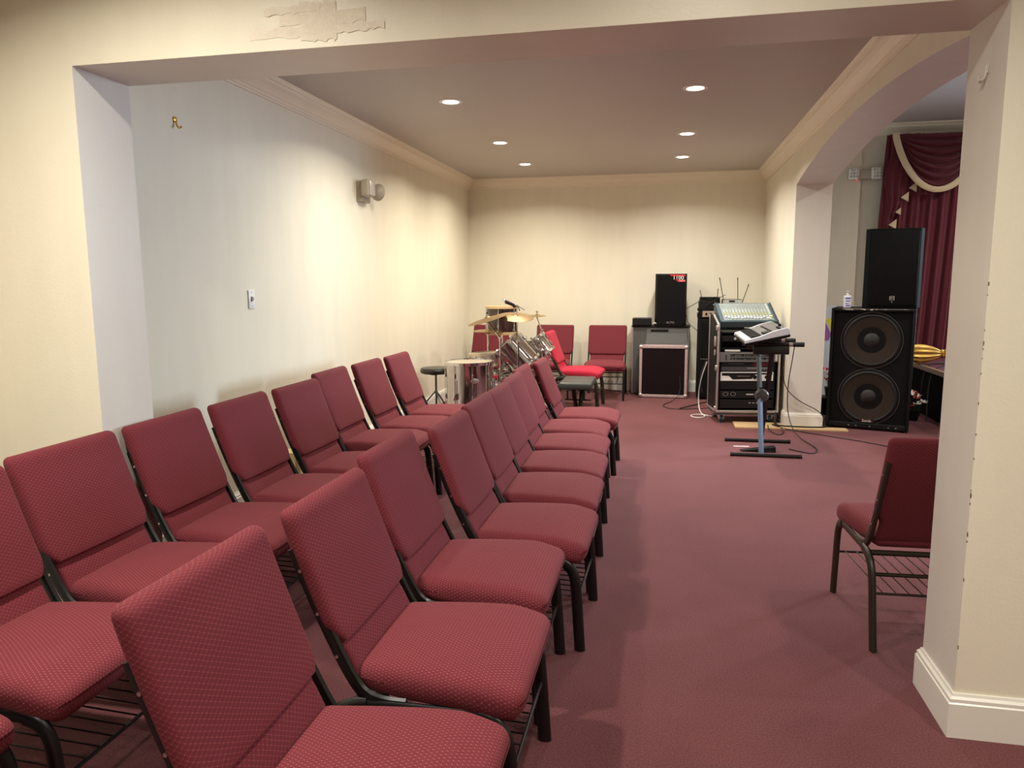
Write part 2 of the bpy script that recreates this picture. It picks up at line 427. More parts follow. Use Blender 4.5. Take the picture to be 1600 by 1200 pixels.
for (x, y), fw, nm in zip(front_spots, FRONT_W, ('above the near left chairs', 'above the aisle by the header', 'behind the camera on the left', 'behind the camera on the right', 'by the right pillar')):
    downlight(x, y, ZC, fw, FRONTC, 'recessed downlight of the foreground room, '+nm, 'recessed downlights in the foreground room')
for (x, y), nm in zip(hall_spots, ('near left', 'above the stage edge', 'near right', 'middle right', 'in front of the curtain')):
    downlight(x, y, HALLZ, HALL_W, COOL, 'recessed downlight of the hall beyond the arch, '+nm, 'recessed downlights in the hall')

# unseen window added in the hall side wall to cool-light the left wall
wn = struct(MB().box(HALLX-.02, HALLX, 8.2, 9.9, 1.3, 3.2).build('added_window_1', mat('added_window_glow', (.8, .9, 1), .1, emis=(.72, .85, 1), estr=2.5), smooth=False))
ld = bpy.data.lights.new('added_window_light', 'AREA'); ld.shape = 'RECTANGLE'; ld.size = 1.8; ld.size_y = 1.6; ld.energy = ADDED_DAY_W; ld.color = (.66, .82, 1)
lo = bpy.data.objects.new('added_window_light', ld); COL.objects.link(lo); lo.location = (HALLX-.05, 9.05, 2.25); lo.rotation_euler = Vector((-1, -.5, -.08)).to_track_quat('-Z', 'Y').to_euler(); ld.spread = R(70)
mb = MB()
for y in (8.15, 9.02, 9.9): mb.box(HALLX-.04, HALLX, y, y+.05, 1.25, 3.25)
for z in (1.25, 3.2): mb.box(HALLX-.04, HALLX, 8.15, 9.95, z, z+.05)
wfm = mb.build('added_window_frame', BASEW, wn)

# ------------------------------------------------------------------ banquet chairs
def backx(z): return -.145-.20*(z-.42)/.5*(1+.25*(1-(z-.42)/.5))      # front face of the backrest, local x
def lerp(a, b, t): return a+(b-a)*t
def sstep(a, b, x):
    t = max(0, min(1, (x-a)/(b-a))); return t*t*(3-2*t)
def make_chair(name, label, cat, sm, bmt, fm, loc, rz, group=None):
    t = thing(name, label, cat, loc, rz, group)
    def sf(p):      # seat: p in box .48 x .53 x .09
        x, y, z = p; u = (x+.25)/.50; wv = lerp(.86, 1.0, sstep(0, .75, u))
        if u > .8: wv *= 1-.05*((u-.8)/.2)**2
        dome = (1-(2*u-1)**2*.75)*(1-(y/.265)**2)
        if z > 0: z += .016*dome - .022*sstep(.72, 1.0, u) - .005*sstep(.3, 0, u)
        else: z += -.016*sstep(.6, .9, u)*(1-sstep(.93, 1, u)) + .012*sstep(.35, 0, u)
        return (x, y*wv, z)
    MB().rbox(.50, .53, .092, .038, (14, 14, 2), 5, fn=sf, c=(.042, 0, .436), uvax=2).build('seat', sm, t)
    def bf(p):      # back: p in box .058 x .53 x .52
        x, y, z = p; Z = z+.675
        wv = lerp(.87, 1.0, sstep(.515, .610, Z))
        yy = y*wv
        th = 1.0
        if x > 0:
            cush = sstep(.530, .565, Z)*(1-.25*sstep(.75, .95, Z))
            x = x*lerp(.45, 1.0, cush) + .014*cush*(1-(y/.27)**2)*(1-((Z-.75)/.20)**2*.6)
            x -= .010*math.exp(-((Z-.540)/.010)**2)
            x += .006*math.exp(-((Z-.47)/.05)**2)*(1-(y/.27)**2)
        else: x = x*.75
        return (backx(Z)-.034+x, yy, Z)
    MB().rbox(.058, .516, .50, .026, (1, 12, 34), 4, fn=bf, c=(0, 0, 0), uvax=0).build('backrest', bmt, t)
    yy = .252
    for sgn in (-1, 1):
        Y = sgn*yy
        MB().tube([(.266, Y, .0), (.256, Y, .16), (.246, Y, .30), (.235, Y, .345), (.205, Y, .378), (.165, Y, .388)], .023, 12, side=(0, 1, 0), rb=.0145, smooth=2).build('leg', fm, t)
        MB().tube([(-.335, Y, .0), (-.300, Y, .16), (-.265, Y, .315), (-.240, Y, .355), (-.200, Y, .378), (-.150, Y, .386)], .023, 12, side=(0, 1, 0), rb=.0145, smooth=2).build('leg', fm, t)
    mb = MB()
    for sgn in (-1, 1):
        mb.tube([(.19, sgn*yy, .387), (-.17, sgn*yy, .386)], .0175, 10, side=(0, 1, 0), rb=.010)
    mb.tube([(.15, -yy, .378), (.15, yy, .378)], .010, 8); mb.tube([(-.19, -yy, .378), (-.19, yy, .378)], .013, 8)
    mb.tube([(-.24, -yy, .30), (-.24, yy, .30)], .009, 8)
    mb.build('seat_frame', fm, t)
    for sgn in (-1, 1):
        Y = sgn*.247
        fr = MB().tube([(-.04, Y, .392), (-.11, Y, .392), (-.165, Y, .41), (backx(.48)-.032, Y, .47), (backx(.6)-.040, Y, .60), (backx(.72)-.042, Y, .72), (backx(.82)-.044, Y, .82)], .0195, 8, side=(0, 1, 0), rb=.011, smooth=2).build('back_post', fm, t)
        for Z in (.52, .64, .76):
            MB().cyl((backx(Z)-.042, sgn*.257, Z), (backx(Z)-.042, sgn*.2600, Z), .005, 8).build('bolt', BOLT, fr)
    mb = MB()       # wire book rack
    z0 = .215
    mb.tube([(.255, -yy, z0), (.255, yy, z0)], .006, 8)
    mb.tube([(-.29, -yy, z0+.02), (-.29, yy, z0+.02)], .006, 8)
    for i in range(9):
        Y = -.21+.42*i/8; mb.tube([(.255, Y, z0+.003), (-.29, Y, z0+.022)], .0028, 6)
    mb.build('book_rack', fm, t)
    return t

ORD = ['nearest the camera', 'second from the camera', 'third from the camera', 'fourth from the camera', 'fifth from the camera', 'sixth from the camera', 'seventh from the camera', 'eighth from the camera', 'farthest from the camera']
RIGHT = [(-.635, 1.40, 0, 1.015), (-.63, 2.03, 0, 1.0), (-.660, 2.62, 0, 1.015), (-.577, 3.17, -1, 1.0), (-.592, 3.75, 0, 1.0), (-.612, 4.33, 0, .98), (-.637, 4.88, 0, .975), (-.675, 5.43, 0, .972), (-.63, 6.01, 0, .965)]
LEFT = [(-1.86, 1.18, 0, 1.02), (-1.82, 1.78, 0, 1.02), (-1.865, 2.35, 0, 1.02), (-1.85, 2.91, 0, 1.02), (-1.815, 3.46, 0, 1.02), (-1.78, 4.01, -1, 1.02), (-1.885, 4.70, 1, 1.02), (-1.845, 5.25, 0, 1.02), (-1.81, 5.80, 0, 1.02)]
GR, GL = 'burgundy chairs of the aisle row', 'burgundy chairs of the row along the left wall'
chair0 = make_chair('banquet_chair', 'burgundy dotted fabric chair with black legs in the aisle row, '+ORD[0], 'chair', SEATF, BACKF, BLK, (RIGHT[0][0], RIGHT[0][1], 0), 0, GR)
chair0.scale.z = 1.01
for (x, y, a, k), o in list(zip(RIGHT, ORD))[1:]:
    dup(chair0, (x, y, 0), R(a), 'burgundy dotted fabric chair with black legs in the aisle row, '+o, GR).scale.z = k
LL = ['only a seat corner at the bottom left edge', 'cut by the left edge, book rack showing',
      'first whole one, in front of the pillar', 'second whole one from the camera', 'third whole one from the camera',
      'last before the gap in the row', 'first beyond the gap', 'second from the far end', 'at the far end beside the stool']
for (x, y, a, k), o in zip(LEFT, LL):
    dup(chair0, (x, y, 0), R(a), 'burgundy chair in the left wall row, '+o, GL).scale.z = k
dup(chair0, (-2.37, 9.62, 0), R(-94), 'burgundy chair in the back left corner half hidden behind the drums', 'burgundy chairs against the back wall')
dup(chair0, (-1.46, 9.70, 0), R(-90), 'burgundy chair against the back wall, behind the bright red chair', 'burgundy chairs against the back wall')
dup(chair0, (-.74, 9.70, 0), R(-90), 'burgundy chair against the back wall beside the grey cabinet', 'burgundy chairs against the back wall')
lone = make_chair('banquet_chair', 'burgundy chair with bronze legs standing alone by the right pillar, seen from behind', 'chair', SEATF, BACKF, BRONZE, (1.125, 3.49, 0), R(93))
redc = make_chair('banquet_chair', 'bright red chair with bronze legs beside the drums, seen from its side', 'chair', REDS, REDB, BRONZE, (-1.00, 8.92, 0), R(-3))

# ------------------------------------------------------------------ drum corner
def lug(mb, r, z0, z1, a, mi=0):
    c, s_ = math.cos(a), math.sin(a)
    mb.cyl(((r+.012)*c, (r+.012)*s_, z0), ((r+.012)*c, (r+.012)*s_, z1), .004, 6, mi)
    zc = (z0+z1)/2
    mb.rbox(.018, .016, .05, .006, (1, 1, 1), 2, mi=mi, M=Matrix.Translation(((r+.008)*c, (r+.008)*s_, zc+.25*(z1-z0))) @ Matrix.Rotation(a, 4, 'Z'))
    mb.rbox(.018, .016, .05, .006, (1, 1, 1), 2, mi=mi, M=Matrix.Translation(((r+.008)*c, (r+.008)*s_, zc-.25*(z1-z0))) @ Matrix.Rotation(a, 4, 'Z'))
def drum(parent, r, h, M, shell=CHROMEW, hoop=CHROME, head=HEADM, lugs=8, name='shell'):
    sh = MB().lathe([(r, .012), (r, h-.012)], 48).build(name, shell, parent)
    sh.matrix_local = M
    for z in (0, h):
        MB().lathe([(r+.002, z-.016), (r+.012, z-.016), (r+.014, z+.012), (r+.004, z+.014), (r+.002, z-.016)], 48, cap=False).build('hoop', hoop, sh)
    MB().lathe([(0, h+.004), (r, h+.003)], 48, cap=False).build('drumhead', head, sh)
    MB().lathe([(0, -.003), (r, -.002)], 48, cap=False).build('drumhead', head, sh)
    for i in range(lugs):
        mb = MB(); lug(mb, r, .01, h-.01, 2*PI*(i+.5)/lugs); mb.build('lug', CHROME, sh)
    return sh
def axisM(c, d):
    return Matrix.Translation(c) @ Vector(d).to_track_quat('Z', 'Y').to_matrix().to_4x4()
def tripod(parent, H, foot=.26, hub=.30, r=.011, m=CHROME, name='tripod_leg', a0=.3):
    MB().tube([(0, 0, .10), (0, 0, H)], r, 10).build('stand_pole', m, parent)
    for i in range(3):
        a = a0+i*2*PI/3; c, s_ = math.cos(a), math.sin(a)
        mb = MB(); mb.tube([(0, 0, hub), (foot*.5*c, foot*.5*s_, hub*.55), (foot*c, foot*s_, .012)], .008, 8)
        mb.tube([(0, 0, .12), (foot*.5*c, foot*.5*s_, hub*.55)], .005, 6)
        l = mb.build(name, m, parent)
        MB().lathe([(.012, 0), (.014, .012), (.010, .03)], 10, M=Matrix.Translation((foot*c, foot*s_, 0))).build('rubber_foot', RUB, l)

# floor tom
ft = thing('floor_tom', 'large mirror chrome floor tom with oval badge beside the black stool', 'drum', (-1.93, 7.2, 0))
sh = drum(ft, .235, .46, Matrix.Translation((0, 0, .265)))
for i in range(3):
    a = R(-110)+i*2*PI/3; c, s_ = math.cos(a)*.258, math.sin(a)*.258
    l = MB().tube([(c*1.06, s_*1.06, .01), (c*1.03, s_*1.03, .10), (c, s_, .2), (c, s_, .56)], .006, 8, smooth=1).build('leg', CHROME, ft)
    MB().rbox(.034, .034, .07, .008, (1, 1, 1), 2, M=Matrix.Translation((c*.99, s_*.99, .40))).build('leg_bracket', CHROME, ft)
    MB().lathe([(.014, 0), (.016, .015), (.009, .03)], 10, M=Matrix.Translation((c*1.06, s_*1.06, 0))).build('rubber_foot', RUB, l)
a = R(-62); M = Matrix.Translation((math.cos(a)*.2365, math.sin(a)*.2365, .56)) @ Matrix.Rotation(a+PI/2, 4, 'Z') @ Matrix.Rotation(PI/2, 4, 'X') @ Matrix.Scale(1.7, 4, (1, 0, 0))
MB().lathe([(.026, 0), (.026, .003), (.02, .005)], 24, M=M).build('badge', ALU, ft)
# bass drum with the two rack toms mounted on it
bd = thing('bass_drum', 'mirror chrome bass drum with mounted toms behind the floor tom', 'drum', (-1.42, 8.0, 0))
sb = drum(bd, .275, .42, axisM((-.36, 0, .285), (1, 0, 0)), lugs=10, name='bass_shell')
drum(bd, .175, .32, axisM((-.07, .0, .62), (-.66, -.14, .74)), lugs=6, name='tom_shell')
drum(bd, .135, .20, axisM((.06, .42, .70), (-.55, -.05, .80)), lugs=6, name='tom_shell')
mb = MB(); mb.tube([(-.1, .1, .55), (-.1, .12, .92)], .011, 8); mb.tube([(.0, .1, .88), (-.1, .12, .86), (.12, .2, .80)], .009, 8)
mb.tube([(.05, .1, .55), (.06, .2, .84), (.0, .38, .84)], .009, 8, smooth=1); mb.build('tom_mount', CHROME, bd)
mb = MB()
for sgn in (-1, 1): mb.tube([(-.2, sgn*.2, .2), (-.26, sgn*.40, .012)], .007, 8)
mb.build('spurs', CHROME, bd)
mb = MB(); mb.rbox(.10, .05, .035, .010, (1, 1, 1), 2, c=(-.40, -.20, .50)); mb.build('hoop_clamp', REDPL, bd)
pd = MB().box(-.62, -.40, -.05, .05, .012, .03).build('pedal', CHROME, bd)
MB().tube([(-.42, 0, .03), (-.44, 0, .30)], .006, 8).build('beater_shaft', CHROME, pd)
# snare
sn = thing('snare_drum', 'pale silver snare drum on a low stand between floor tom and hi-hat', 'drum', (-1.96, 7.95, 0))
drum(sn, .142, .13, Matrix.Translation((0, 0, .61)) @ Matrix.Rotation(R(-4), 4, 'Y'), shell=mat('pale_silver_shell', (.72, .70, .64), .3, .6), hoop=mat('cream_hoop', (.80, .68, .50), .35), lugs=8)
tripod(sn, .60, .22, .22)
# cymbals
def cym(parent, r, c, n, m, bell=.035, rad=.0, name='cymbal'):
    return MB().lathe([(0, .030*r/.2), (bell*.6, .028*r/.2), (bell, .016*r/.2), (bell*1.4, .014*r/.2), (r*.7, .006), (r, -.004), (r, -.006), (r*.7, .0035), (bell, .010), (0, .022)], 48, M=axisM(c, n)).build(name, m, parent)
hh = thing('hi_hat', 'pair of gold hi-hat cymbals on a chrome stand above the snare', 'cymbal', (-1.955, 8.14, 0))
tripod(hh, 1.06, .24, .28, a0=1.4)
cym(hh, .172, (0, 0, .980), (.02, 0, 1), BRASSC); cym(hh, .172, (0, 0, .967), (.02, 0, -1), BRASSC)
def cymstand(label, base, r, off, nrm, m, elbow):
    t = thing('crash_cymbal', label, 'cymbal', base)
    tripod(t, elbow, .24, .30, a0=random.random()*2)
    mb = MB(); mb.tube([(0, 0, elbow), (off[0], off[1], off[2]-.02)], .007, 8); mb.rbox(.03, .03, .05, .008, (1, 1, 1), 2, c=(0, 0, elbow))
    mb.cyl((off[0], off[1], off[2]-.03), (off[0], off[1], off[2]+.045), .005, 8); mb.rbox(.03, .008, .014, .003, (1, 1, 1), 1, c=(off[0], off[1], off[2]+.045))
    mb.build('boom_arm', CHROME, t)
    cym(t, r, off, nrm, m)
cymstand('bronze crash cymbal tilted towards the camera, left one above the hi-hat', (-1.68, 7.55, 0), .225, (-.17, .15, 1.135), (-.27, -.12, 1), BRASSD, .93)
cymstand('dark bronze crash cymbal, right one above the chrome toms', (-1.50, 7.60, 0), .20, (-.08, .27, 1.155), (.10, -.20, 1), BRASSD, .90)
cymstand('small pale gold splash cymbal at the right of the drums', (-1.40, 8.55, 0), .11, (-.06, 0, 1.135), (0, -.05, 1), BRASSC, .95)
# dark drum on its own stand, microphone clipped above
dd = thing('timbale_drum', 'dark shelled drum with beige head standing highest behind the cymbals', 'drum', (-1.85, 8.4, 0))
drum(dd, .180, .30, Matrix.Translation((0, 0, .94)), shell=DARKSH, hoop=mat('wooden_hoop', (.72, .52, .28), .4), lugs=6)
tripod(dd, .93, .25, .30)
mc = thing('microphone', 'black clip-on microphone over the rim of the dark drum', 'microphone', (-1.68, 8.30, 1.258))
mb = MB(); mb.cyl((-.10, 0, .045), (.0, 0, .005), .022, 12, r1=.016); mb.build('mic_body', BLKPL, mc)
mb = MB(); mb.lathe([(0, .03), (.018, .024), (.024, .005), (.02, -.015), (0, -.02)], 14, M=axisM((-.115, 0, .052), (-1, 0, .4))); mb.build('mic_grille', CHROME, mc)
mb = MB(); mb.tube([(.0, 0, .005), (.05, 0, -.02), (.06, .0, -.06)], .006, 6, smooth=1); mb.rbox(.05, .03, .03, .006, (1, 1, 1), 2, c=(-.01, 0, -.005)); mb.build('clip', BLKPL, mc)
mb = MB(); mb.tube([(.02, .0, .01), (.12, .0, -.05)], .004, 6); mb.build('cable_plug', BLKPL, mc)
# extra clutter stand right of toms
cs = thing('percussion_stand', 'chrome stand with clamps at the right of the mounted toms', 'stand', (-1.25, 7.72, 0))
tripod(cs, .84, .20, .24)
mb = MB()
mb.rbox(.05, .04, .04, .01, (1, 1, 1), 2, c=(0, 0, .80)); mb.rbox(.04, .04, .06, .01, (1, 1, 1), 2, c=(.0, 0, .45))
mb.tube([(-.14, 0, .94), (-.02, 0, .82), (.05, .02, .72)], .008, 8); mb.tube([(.0, .0, .84), (.09, .02, .76), (.06, .03, .66), (-.04, .03, .60)], .007, 8, smooth=2)
for p in [(.05, 0, .77), (-.10, 0, .90), (.08, .01, .70)]: mb.rbox(.035, .010, .02, .004, (1, 1, 1), 1, c=p)
mb.build('clamp_arm', CHROME, cs)
# stools
st = thing('drum_stool', 'round black padded drum stool on a thin tripod by the left wall', 'stool', (-2.54, 8.0, 0))
MB().lathe([(0, .50), (.16, .50), (.178, .515), (.18, .54), (.165, .562), (.12, .57), (0, .572)], 32).build('seat', VINYL, st)
mb = MB(); mb.tube([(0, 0, .10), (0, 0, .50)], .012, 10); mb.rbox(.08, .03, .025, .006, (1, 1, 1), 1, c=(-.02, 0, .488)); mb.build('pole', mat('grey_steel', (.12, .12, .12), .4, .7), st)
for i in range(3):
    a = R(70)+i*2*PI/3; MB().tube([(0, 0, .30), (.16*math.cos(a), .16*math.sin(a), .12), (.20*math.cos(a), .20*math.sin(a), .012)], .009, 8).build('leg', bpy.data.materials['grey_steel'], st)

# keyboard bench
kb = thing('keyboard_bench', 'black padded rectangular bench on folding legs beside the bright red chair', 'bench', (-.94, 8.27, 0))
def bfn(p): return (p[0], p[1], p[2]+(.006 if p[2] > 0 else 0))
MB().rbox(.37, .62, .075, .028, (3, 4, 1), 4, fn=bfn, c=(0, 0, .385)).build('seat', VINYLG, kb)
for sx in (-1, 1):
    MB().tube([(sx*.036, -sx*.20, .02), (sx*.036, sx*.16, .35)], .013, 4, side=(1, 0, 0), rb=.024).build('cross_leg', BLK, kb)
for sy in (-1, 1): MB().tube([(-.17, sy*.25, .014), (.17, sy*.25, .014)], .014, 8).build('foot_bar', BLK, kb)
MB().tube([(-.15, 0, .19), (.15, 0, .19)], .008, 8).build('pivot', BLK, kb)

# ------------------------------------------------------------------ back wall equipment
gc = thing('equipment_cabinet', 'grey laminate cabinet against the back wall under the 1100 speaker', 'cabinet', (-.035, 10.19, 0))
MB().box(-.375, .375, -.17, .17, .015, .915).build('body', GREYCAB, gc, bevel=.004)
MB().box(-.385, .385, -.185, .18, .915, .935).build('top', BLKPL, gc, bevel=.004)
mb = MB(); mb.add([(-.20, -.171, .30), (.36, -.171, .30), (.36, -.21, .68), (-.20, -.21, .68), (.33, -.175, .90), (-.17, -.175, .90), (-.20, -.17, .30)], [(0, 1, 2, 3), (3, 2, 4, 5)])
mb.box(-.185, .35, -.185, -.171, .67, .90); mb.build('front_panel', mat('grey_front', (.10, .105, .10), .5), gc, smooth=False)
MB().box(-.13, .10, -.1895, -.184, .855, .885).build('handle_slot', BLKPL, gc)
for x in (-.372, .360): MB().box(x, x+.010, -.176, -.168, .02, .915).build('edge_strip', ALU, gc)
for x in (-.33, .33):
    MB().lathe([(.018, 0), (.018, .016)], 12, M=Matrix.Translation((x, 0, 0))).build('foot', RUB, gc)

fc = thing('flight_case', 'black flight case with riveted pinkish metal edges in front of the grey cabinet', 'case', (.01, 9.85, 0), R(-2))
MB().box(-.30, .30, -.085, .085, .015, .685).build('panel', mat('dark_maroon_board', (.008, .003, .004), .7, spec=.15), fc)
mb = MB()
e = .034
for (x0, x1, z0, z1) in [(-.308, -.308+e, .01, .69), (.308-e, .308, .01, .69), (-.308, .308, .01, .01+e), (-.308, .308, .69-e, .69)]:
    mb.box(x0, x1, -.093, .093, z0, z1)
mb.build('edge_frame', ALUP, fc, bevel=.002)
for sx in (-1, 1):
    for z in (.03, .67):
        mb = MB(); mb.rbox(.055, .19, .055, .018, (1, 1, 1), 2, c=(sx*.290, -.004, z)); mb.build('corner_cap', ALU, fc)
mb = MB()
for i in range(8):
    z = .09+i*.072
    for sx in (-1, 1): mb.lathe([(.004, 0), (.0035, .003), (0, .0035)], 8, M=Matrix.Translation((sx*.291, -.093, z)) @ Matrix.Rotation(PI/2, 4, 'X'))
for i in range(7):
    x = -.21+i*.07
    for z in (.027, .673): mb.lathe([(.004, 0), (.0035, .003), (0, .0035)], 8, M=Matrix.Translation((x, -.093, z)) @ Matrix.Rotation(PI/2, 4, 'X'))
mb.build('rivets', BOLT, fc)
MB().box(-.28, .28, -.088, .088, 0, .012).build('runner', RUB, fc)

sp = thing('loudspeaker', 'tall black loudspeaker with red 1100 corner label on the grey cabinet', 'speaker', (.085, 10.13, .935))
poly = [(-.205, .16), (.205, .16), (.205, .17)]
mb = MB(); vs = []; 
ol = [(-.205, -.10), (-.165, -.15), (.165, -.15), (.205, -.10), (.15, .15), (-.15, .15)]
vs = [(x, y, 0) for x, y in ol]+[(x, y, .685) for x, y in ol]
mb.add(vs, [tuple(range(6))[::-1], tuple(range(6, 12))]+[(i, (i+1) % 6, (i+1) % 6+6, i+6) for i in range(6)])
mb.build('cabinet', BLKPL, sp, smooth=False, bevel=.006)
MB().box(-.180, .180, -.158, -.150, .02, .665).build('grille', GRILLE, sp, bevel=.003)
mb = MB()
mb.add([(-.02, -.160, .672), (.18, -.160, .672), (.18, -.160, .655), (.0, -.160, .655)], [(0, 1, 2, 3)])
mb.add([(.06, -.160, .604), (.18, -.160, .604), (.18, -.160, .580), (.09, -.160, .580)], [(0, 1, 2, 3)])
mb.build('label_bands', LABELR, sp, smooth=False)
text('label_text', '1100', .068, Matrix.Translation((.090, -.1605, .630)) @ FRONT @ Matrix.Diagonal((1.05, 1, 1, 1)), WHITEP, sp, ext=.001)
text('label_text', 'WATT', .026, Matrix.Translation((.138, -.1605, .592)) @ FRONT, WHITEP, sp)
text('logo_text', 'ALTO', .040, Matrix.Translation((0, -.159, .045)) @ FRONT, ALU, sp)

bx = thing('control_box', 'flat black electronics box at the left end of the grey cabinet top', 'device', (-.285, 10.13, .935))
MB().box(-.125, .125, -.15, .12, .006, .098).build('housing', BLKPL, bx, bevel=.005)
MB().box(-.12, .12, -.154, -.150, .012, .09).build('front_plate', DARKP, bx)
mb = MB()
for x in (-.1, .1):
    for y in (-.12, .1): mb.lathe([(.012, 0), (.012, .007)], 10, M=Matrix.Translation((x, y, 0)))
mb.build('feet', RUB, bx)
nb = MB(); nb.tube([(-.14, -.10, .02), (-.12, -.10, .045), (-.07, -.09, .012), (.02, -.11, .008)], .009, 8, smooth=2)
tag(nb.build('crumpled_wrap', CABLEW, loc=(.0, 10.10, .935)), 'crumpled pale plastic wrap beside the foot of the 1100 speaker', 'wrap')

# black bass cabinet and the stack on it
bc = thing('bass_cabinet', 'tall black speaker cabinet behind the road case, amplifier head on top', 'speaker', (.72, 9.90, 0))
MB().box(-.28, .28, -.20, .20, .03, 1.04).build('cabinet', CARPETBLK, bc, bevel=.012)
MB().box(-.245, .245, -.206, -.200, .55, 1.0).build('upper_grille', GRILLE, bc, bevel=.003)
MB().box(-.245, .245, -.206, -.200, .07, .52).build('lower_grille', GRILLE, bc, bevel=.003)
MB().box(-.25, .25, -.204, -.199, .53, .535).build('divider_strip', ALU, bc)
mb = MB()
for x in (-.24, .24):
    for y in (-.16, .16): mb.lathe([(.02, 0), (.02, .03)], 12, M=Matrix.Translation((x, y, 0)))
mb.build('feet', RUB, bc)
ah = thing('amplifier_head', 'black amplifier head with beige knob panel on the black cabinet', 'amplifier', (.70, 9.88, 1.04))
MB().box(-.27, .27, -.15, .15, .006, .135).build('housing', CARPETBLK, ah, bevel=.008)
MB().box(-.215, .215, -.156, -.149, .030, .105).build('panel', BEIGEP, ah)
for i in range(7): MB().lathe([(.015, 0), (.012, .016), (0, .016)], 12, M=Matrix.Translation((-.17+i*.055, -.156, .068)) @ Matrix.Rotation(PI/2, 4, 'X')).build('knob', BLKPL, ah)
for x in (-.272, .272): MB().rbox(.02, .05, .03, .008, (1, 1, 1), 2, c=(x, -.12, .09)).build('corner_guard', ALU, ah)
MB().box(-.25, .25, -.13, .13, 0, .007).build('feet', RUB, ah)
ANT = 'antennas'
def device(label, loc, wdt, dep, h, front, cat='device', ants=(), rz=0, knobs=0, top=None, name='wireless_receiver', extra=True):
    t = thing(name, label, cat, loc, rz)
    MB().box(-wdt/2, wdt/2, -dep/2, dep/2, 0, h).build('housing', BLKPL if top is None else top, t, bevel=.003)
    f = MB().box(-wdt/2+.004, wdt/2-.004, -dep/2-.003, -dep/2, .004, h-.004).build('front_panel', front, t)
    if extra: MB().box(-wdt*.18, wdt*.12, -dep/2-.0045, -dep/2-.003, h*.3, h*.75).build('display', DARKP, t)
    for i in range(knobs): MB().lathe([(.008, 0), (.007, .010), (0, .010)], 10, M=Matrix.Translation((wdt*(.2+.07*i), -dep/2-.003, h*.5)) @ Matrix.Rotation(PI/2, 4, 'X')).build('knob', SILV, t)
    for (x, dx, L) in ants:
        an = MB().tube([(x, dep/2-.02, h), (x+dx*.5, dep/2-.02, h+L*.5), (x+dx, dep/2-.02, h+L)], .0045, 6).build('antenna', BLKPL, t)
        MB().tube([(x+dx*.9, dep/2-.02, h+L*.9), (x+dx*1.02, dep/2-.02, h+L*1.02)], .006, 6).build('antenna_tip', RUB, an)
    return t
device('lower black receiver with small knobs on the amplifier head, left pile', (.57, 9.86, 1.175), .26, .22, .10, DARKP, knobs=3)
device('slim black receiver with two short antennas topping the left pile', (.575, 9.86, 1.275), .245, .20, .045, GRILLE, ants=((-.10, -.02, .08), (.10, .005, .10)))
device('lower black receiver under the silver-topped one, tilted antenna at its right', (.865, 9.86, 1.175), .29, .22, .065, DARKP, knobs=2, ants=((.12, .075, .235),))
device('slim silver-topped receiver with two tall upright antennas', (.85, 9.86, 1.24), .24, .20, .05, SILV, ants=((-.10, -.055, .27), (.08, -.01, .27)), top=BLKPL)
t = MB().tube([(0, 0, 0), (.12, 0, .09), (.26, 0, .16)], .004, 6).build('loose_antenna', BLKPL, loc=(.50, 9.735, 1.19)); tag(t, 'loose thin antenna leaning diagonally across the left receiver pile', 'antenna')

# ------------------------------------------------------------------ road case rack on casters
rk = thing('road_case_rack', 'open-front road case rack of audio gear on casters, left of the arch', 'rack', (.575, 8.12, 0), R(8.5))
Wd, Dp = .655, .44
mb = MB(); sidep = [(0, .13), (Dp, .13), (Dp, 1.16), (.26, 1.16), (0, 1.06)]
for x0 in (0, Wd-.012):
    vs = [(x0, y, z) for y, z in sidep]+[(x0+.012, y, z) for y, z in sidep]; k = 5
    mb.add(vs, [tuple(range(5)), tuple(range(5, 10))]+[(i, (i+1) % 5, (i+1) % 5+5, i+5) for i in range(5)])
mb.box(0, Wd, 0, Dp, .125, .14); mb.box(0, Wd, Dp-.012, Dp, .13, 1.0)
mb.build('case_panels', mat('black_case_board', (.006, .006, .006), .5, spec=.2), rk, smooth=False)
mb = MB()
for x0 in (-.006, Wd-.014):
    mb.box(x0, x0+.020, -.008, .016, .12, 1.06); mb.box(x0-.001, x0+.02, Dp-.02, Dp+.004, .12, 1.16)
    mb.box(x0, x0+.020, -.006, Dp, .118, .138)
    mb.add([(x0, 0, 1.05), (x0+.02, 0, 1.05), (x0+.02, .26, 1.15), (x0, .26, 1.15), (x0, 0, 1.07), (x0+.02, 0, 1.07), (x0+.02, .26, 1.17), (x0, .26, 1.17)], [(0, 1, 2, 3), (4, 5, 6, 7), (0, 3, 7, 4), (1, 2, 6, 5), (0, 1, 5, 4), (2, 3, 7, 6)])
mb.box(0, Wd, -.010, .016, .118, .142)
mb.build('edge_trim', ALU, rk, bevel=.002)
for z in (.155, .60, 1.03):
    MB().rbox(.03, .06, .06, .010, (1, 1, 1), 2, c=(-.004, .02, z)).build('corner_bracket', ALU, rk)
lt = MB(); lt.rbox(.012, .08, .11, .005, (1, 1, 1), 1, c=(-.008, .10, .88)); lt.rbox(.012, .06, .06, .005, (1, 1, 1), 1, c=(-.008, .10, .76)); lt.build('latch', ALU, rk)
MB().box(-.003, Wd+.003, 0, Dp, .092, .118).build('caster_board', mat('worn_dark_board', (.06, .055, .05), .7), rk)
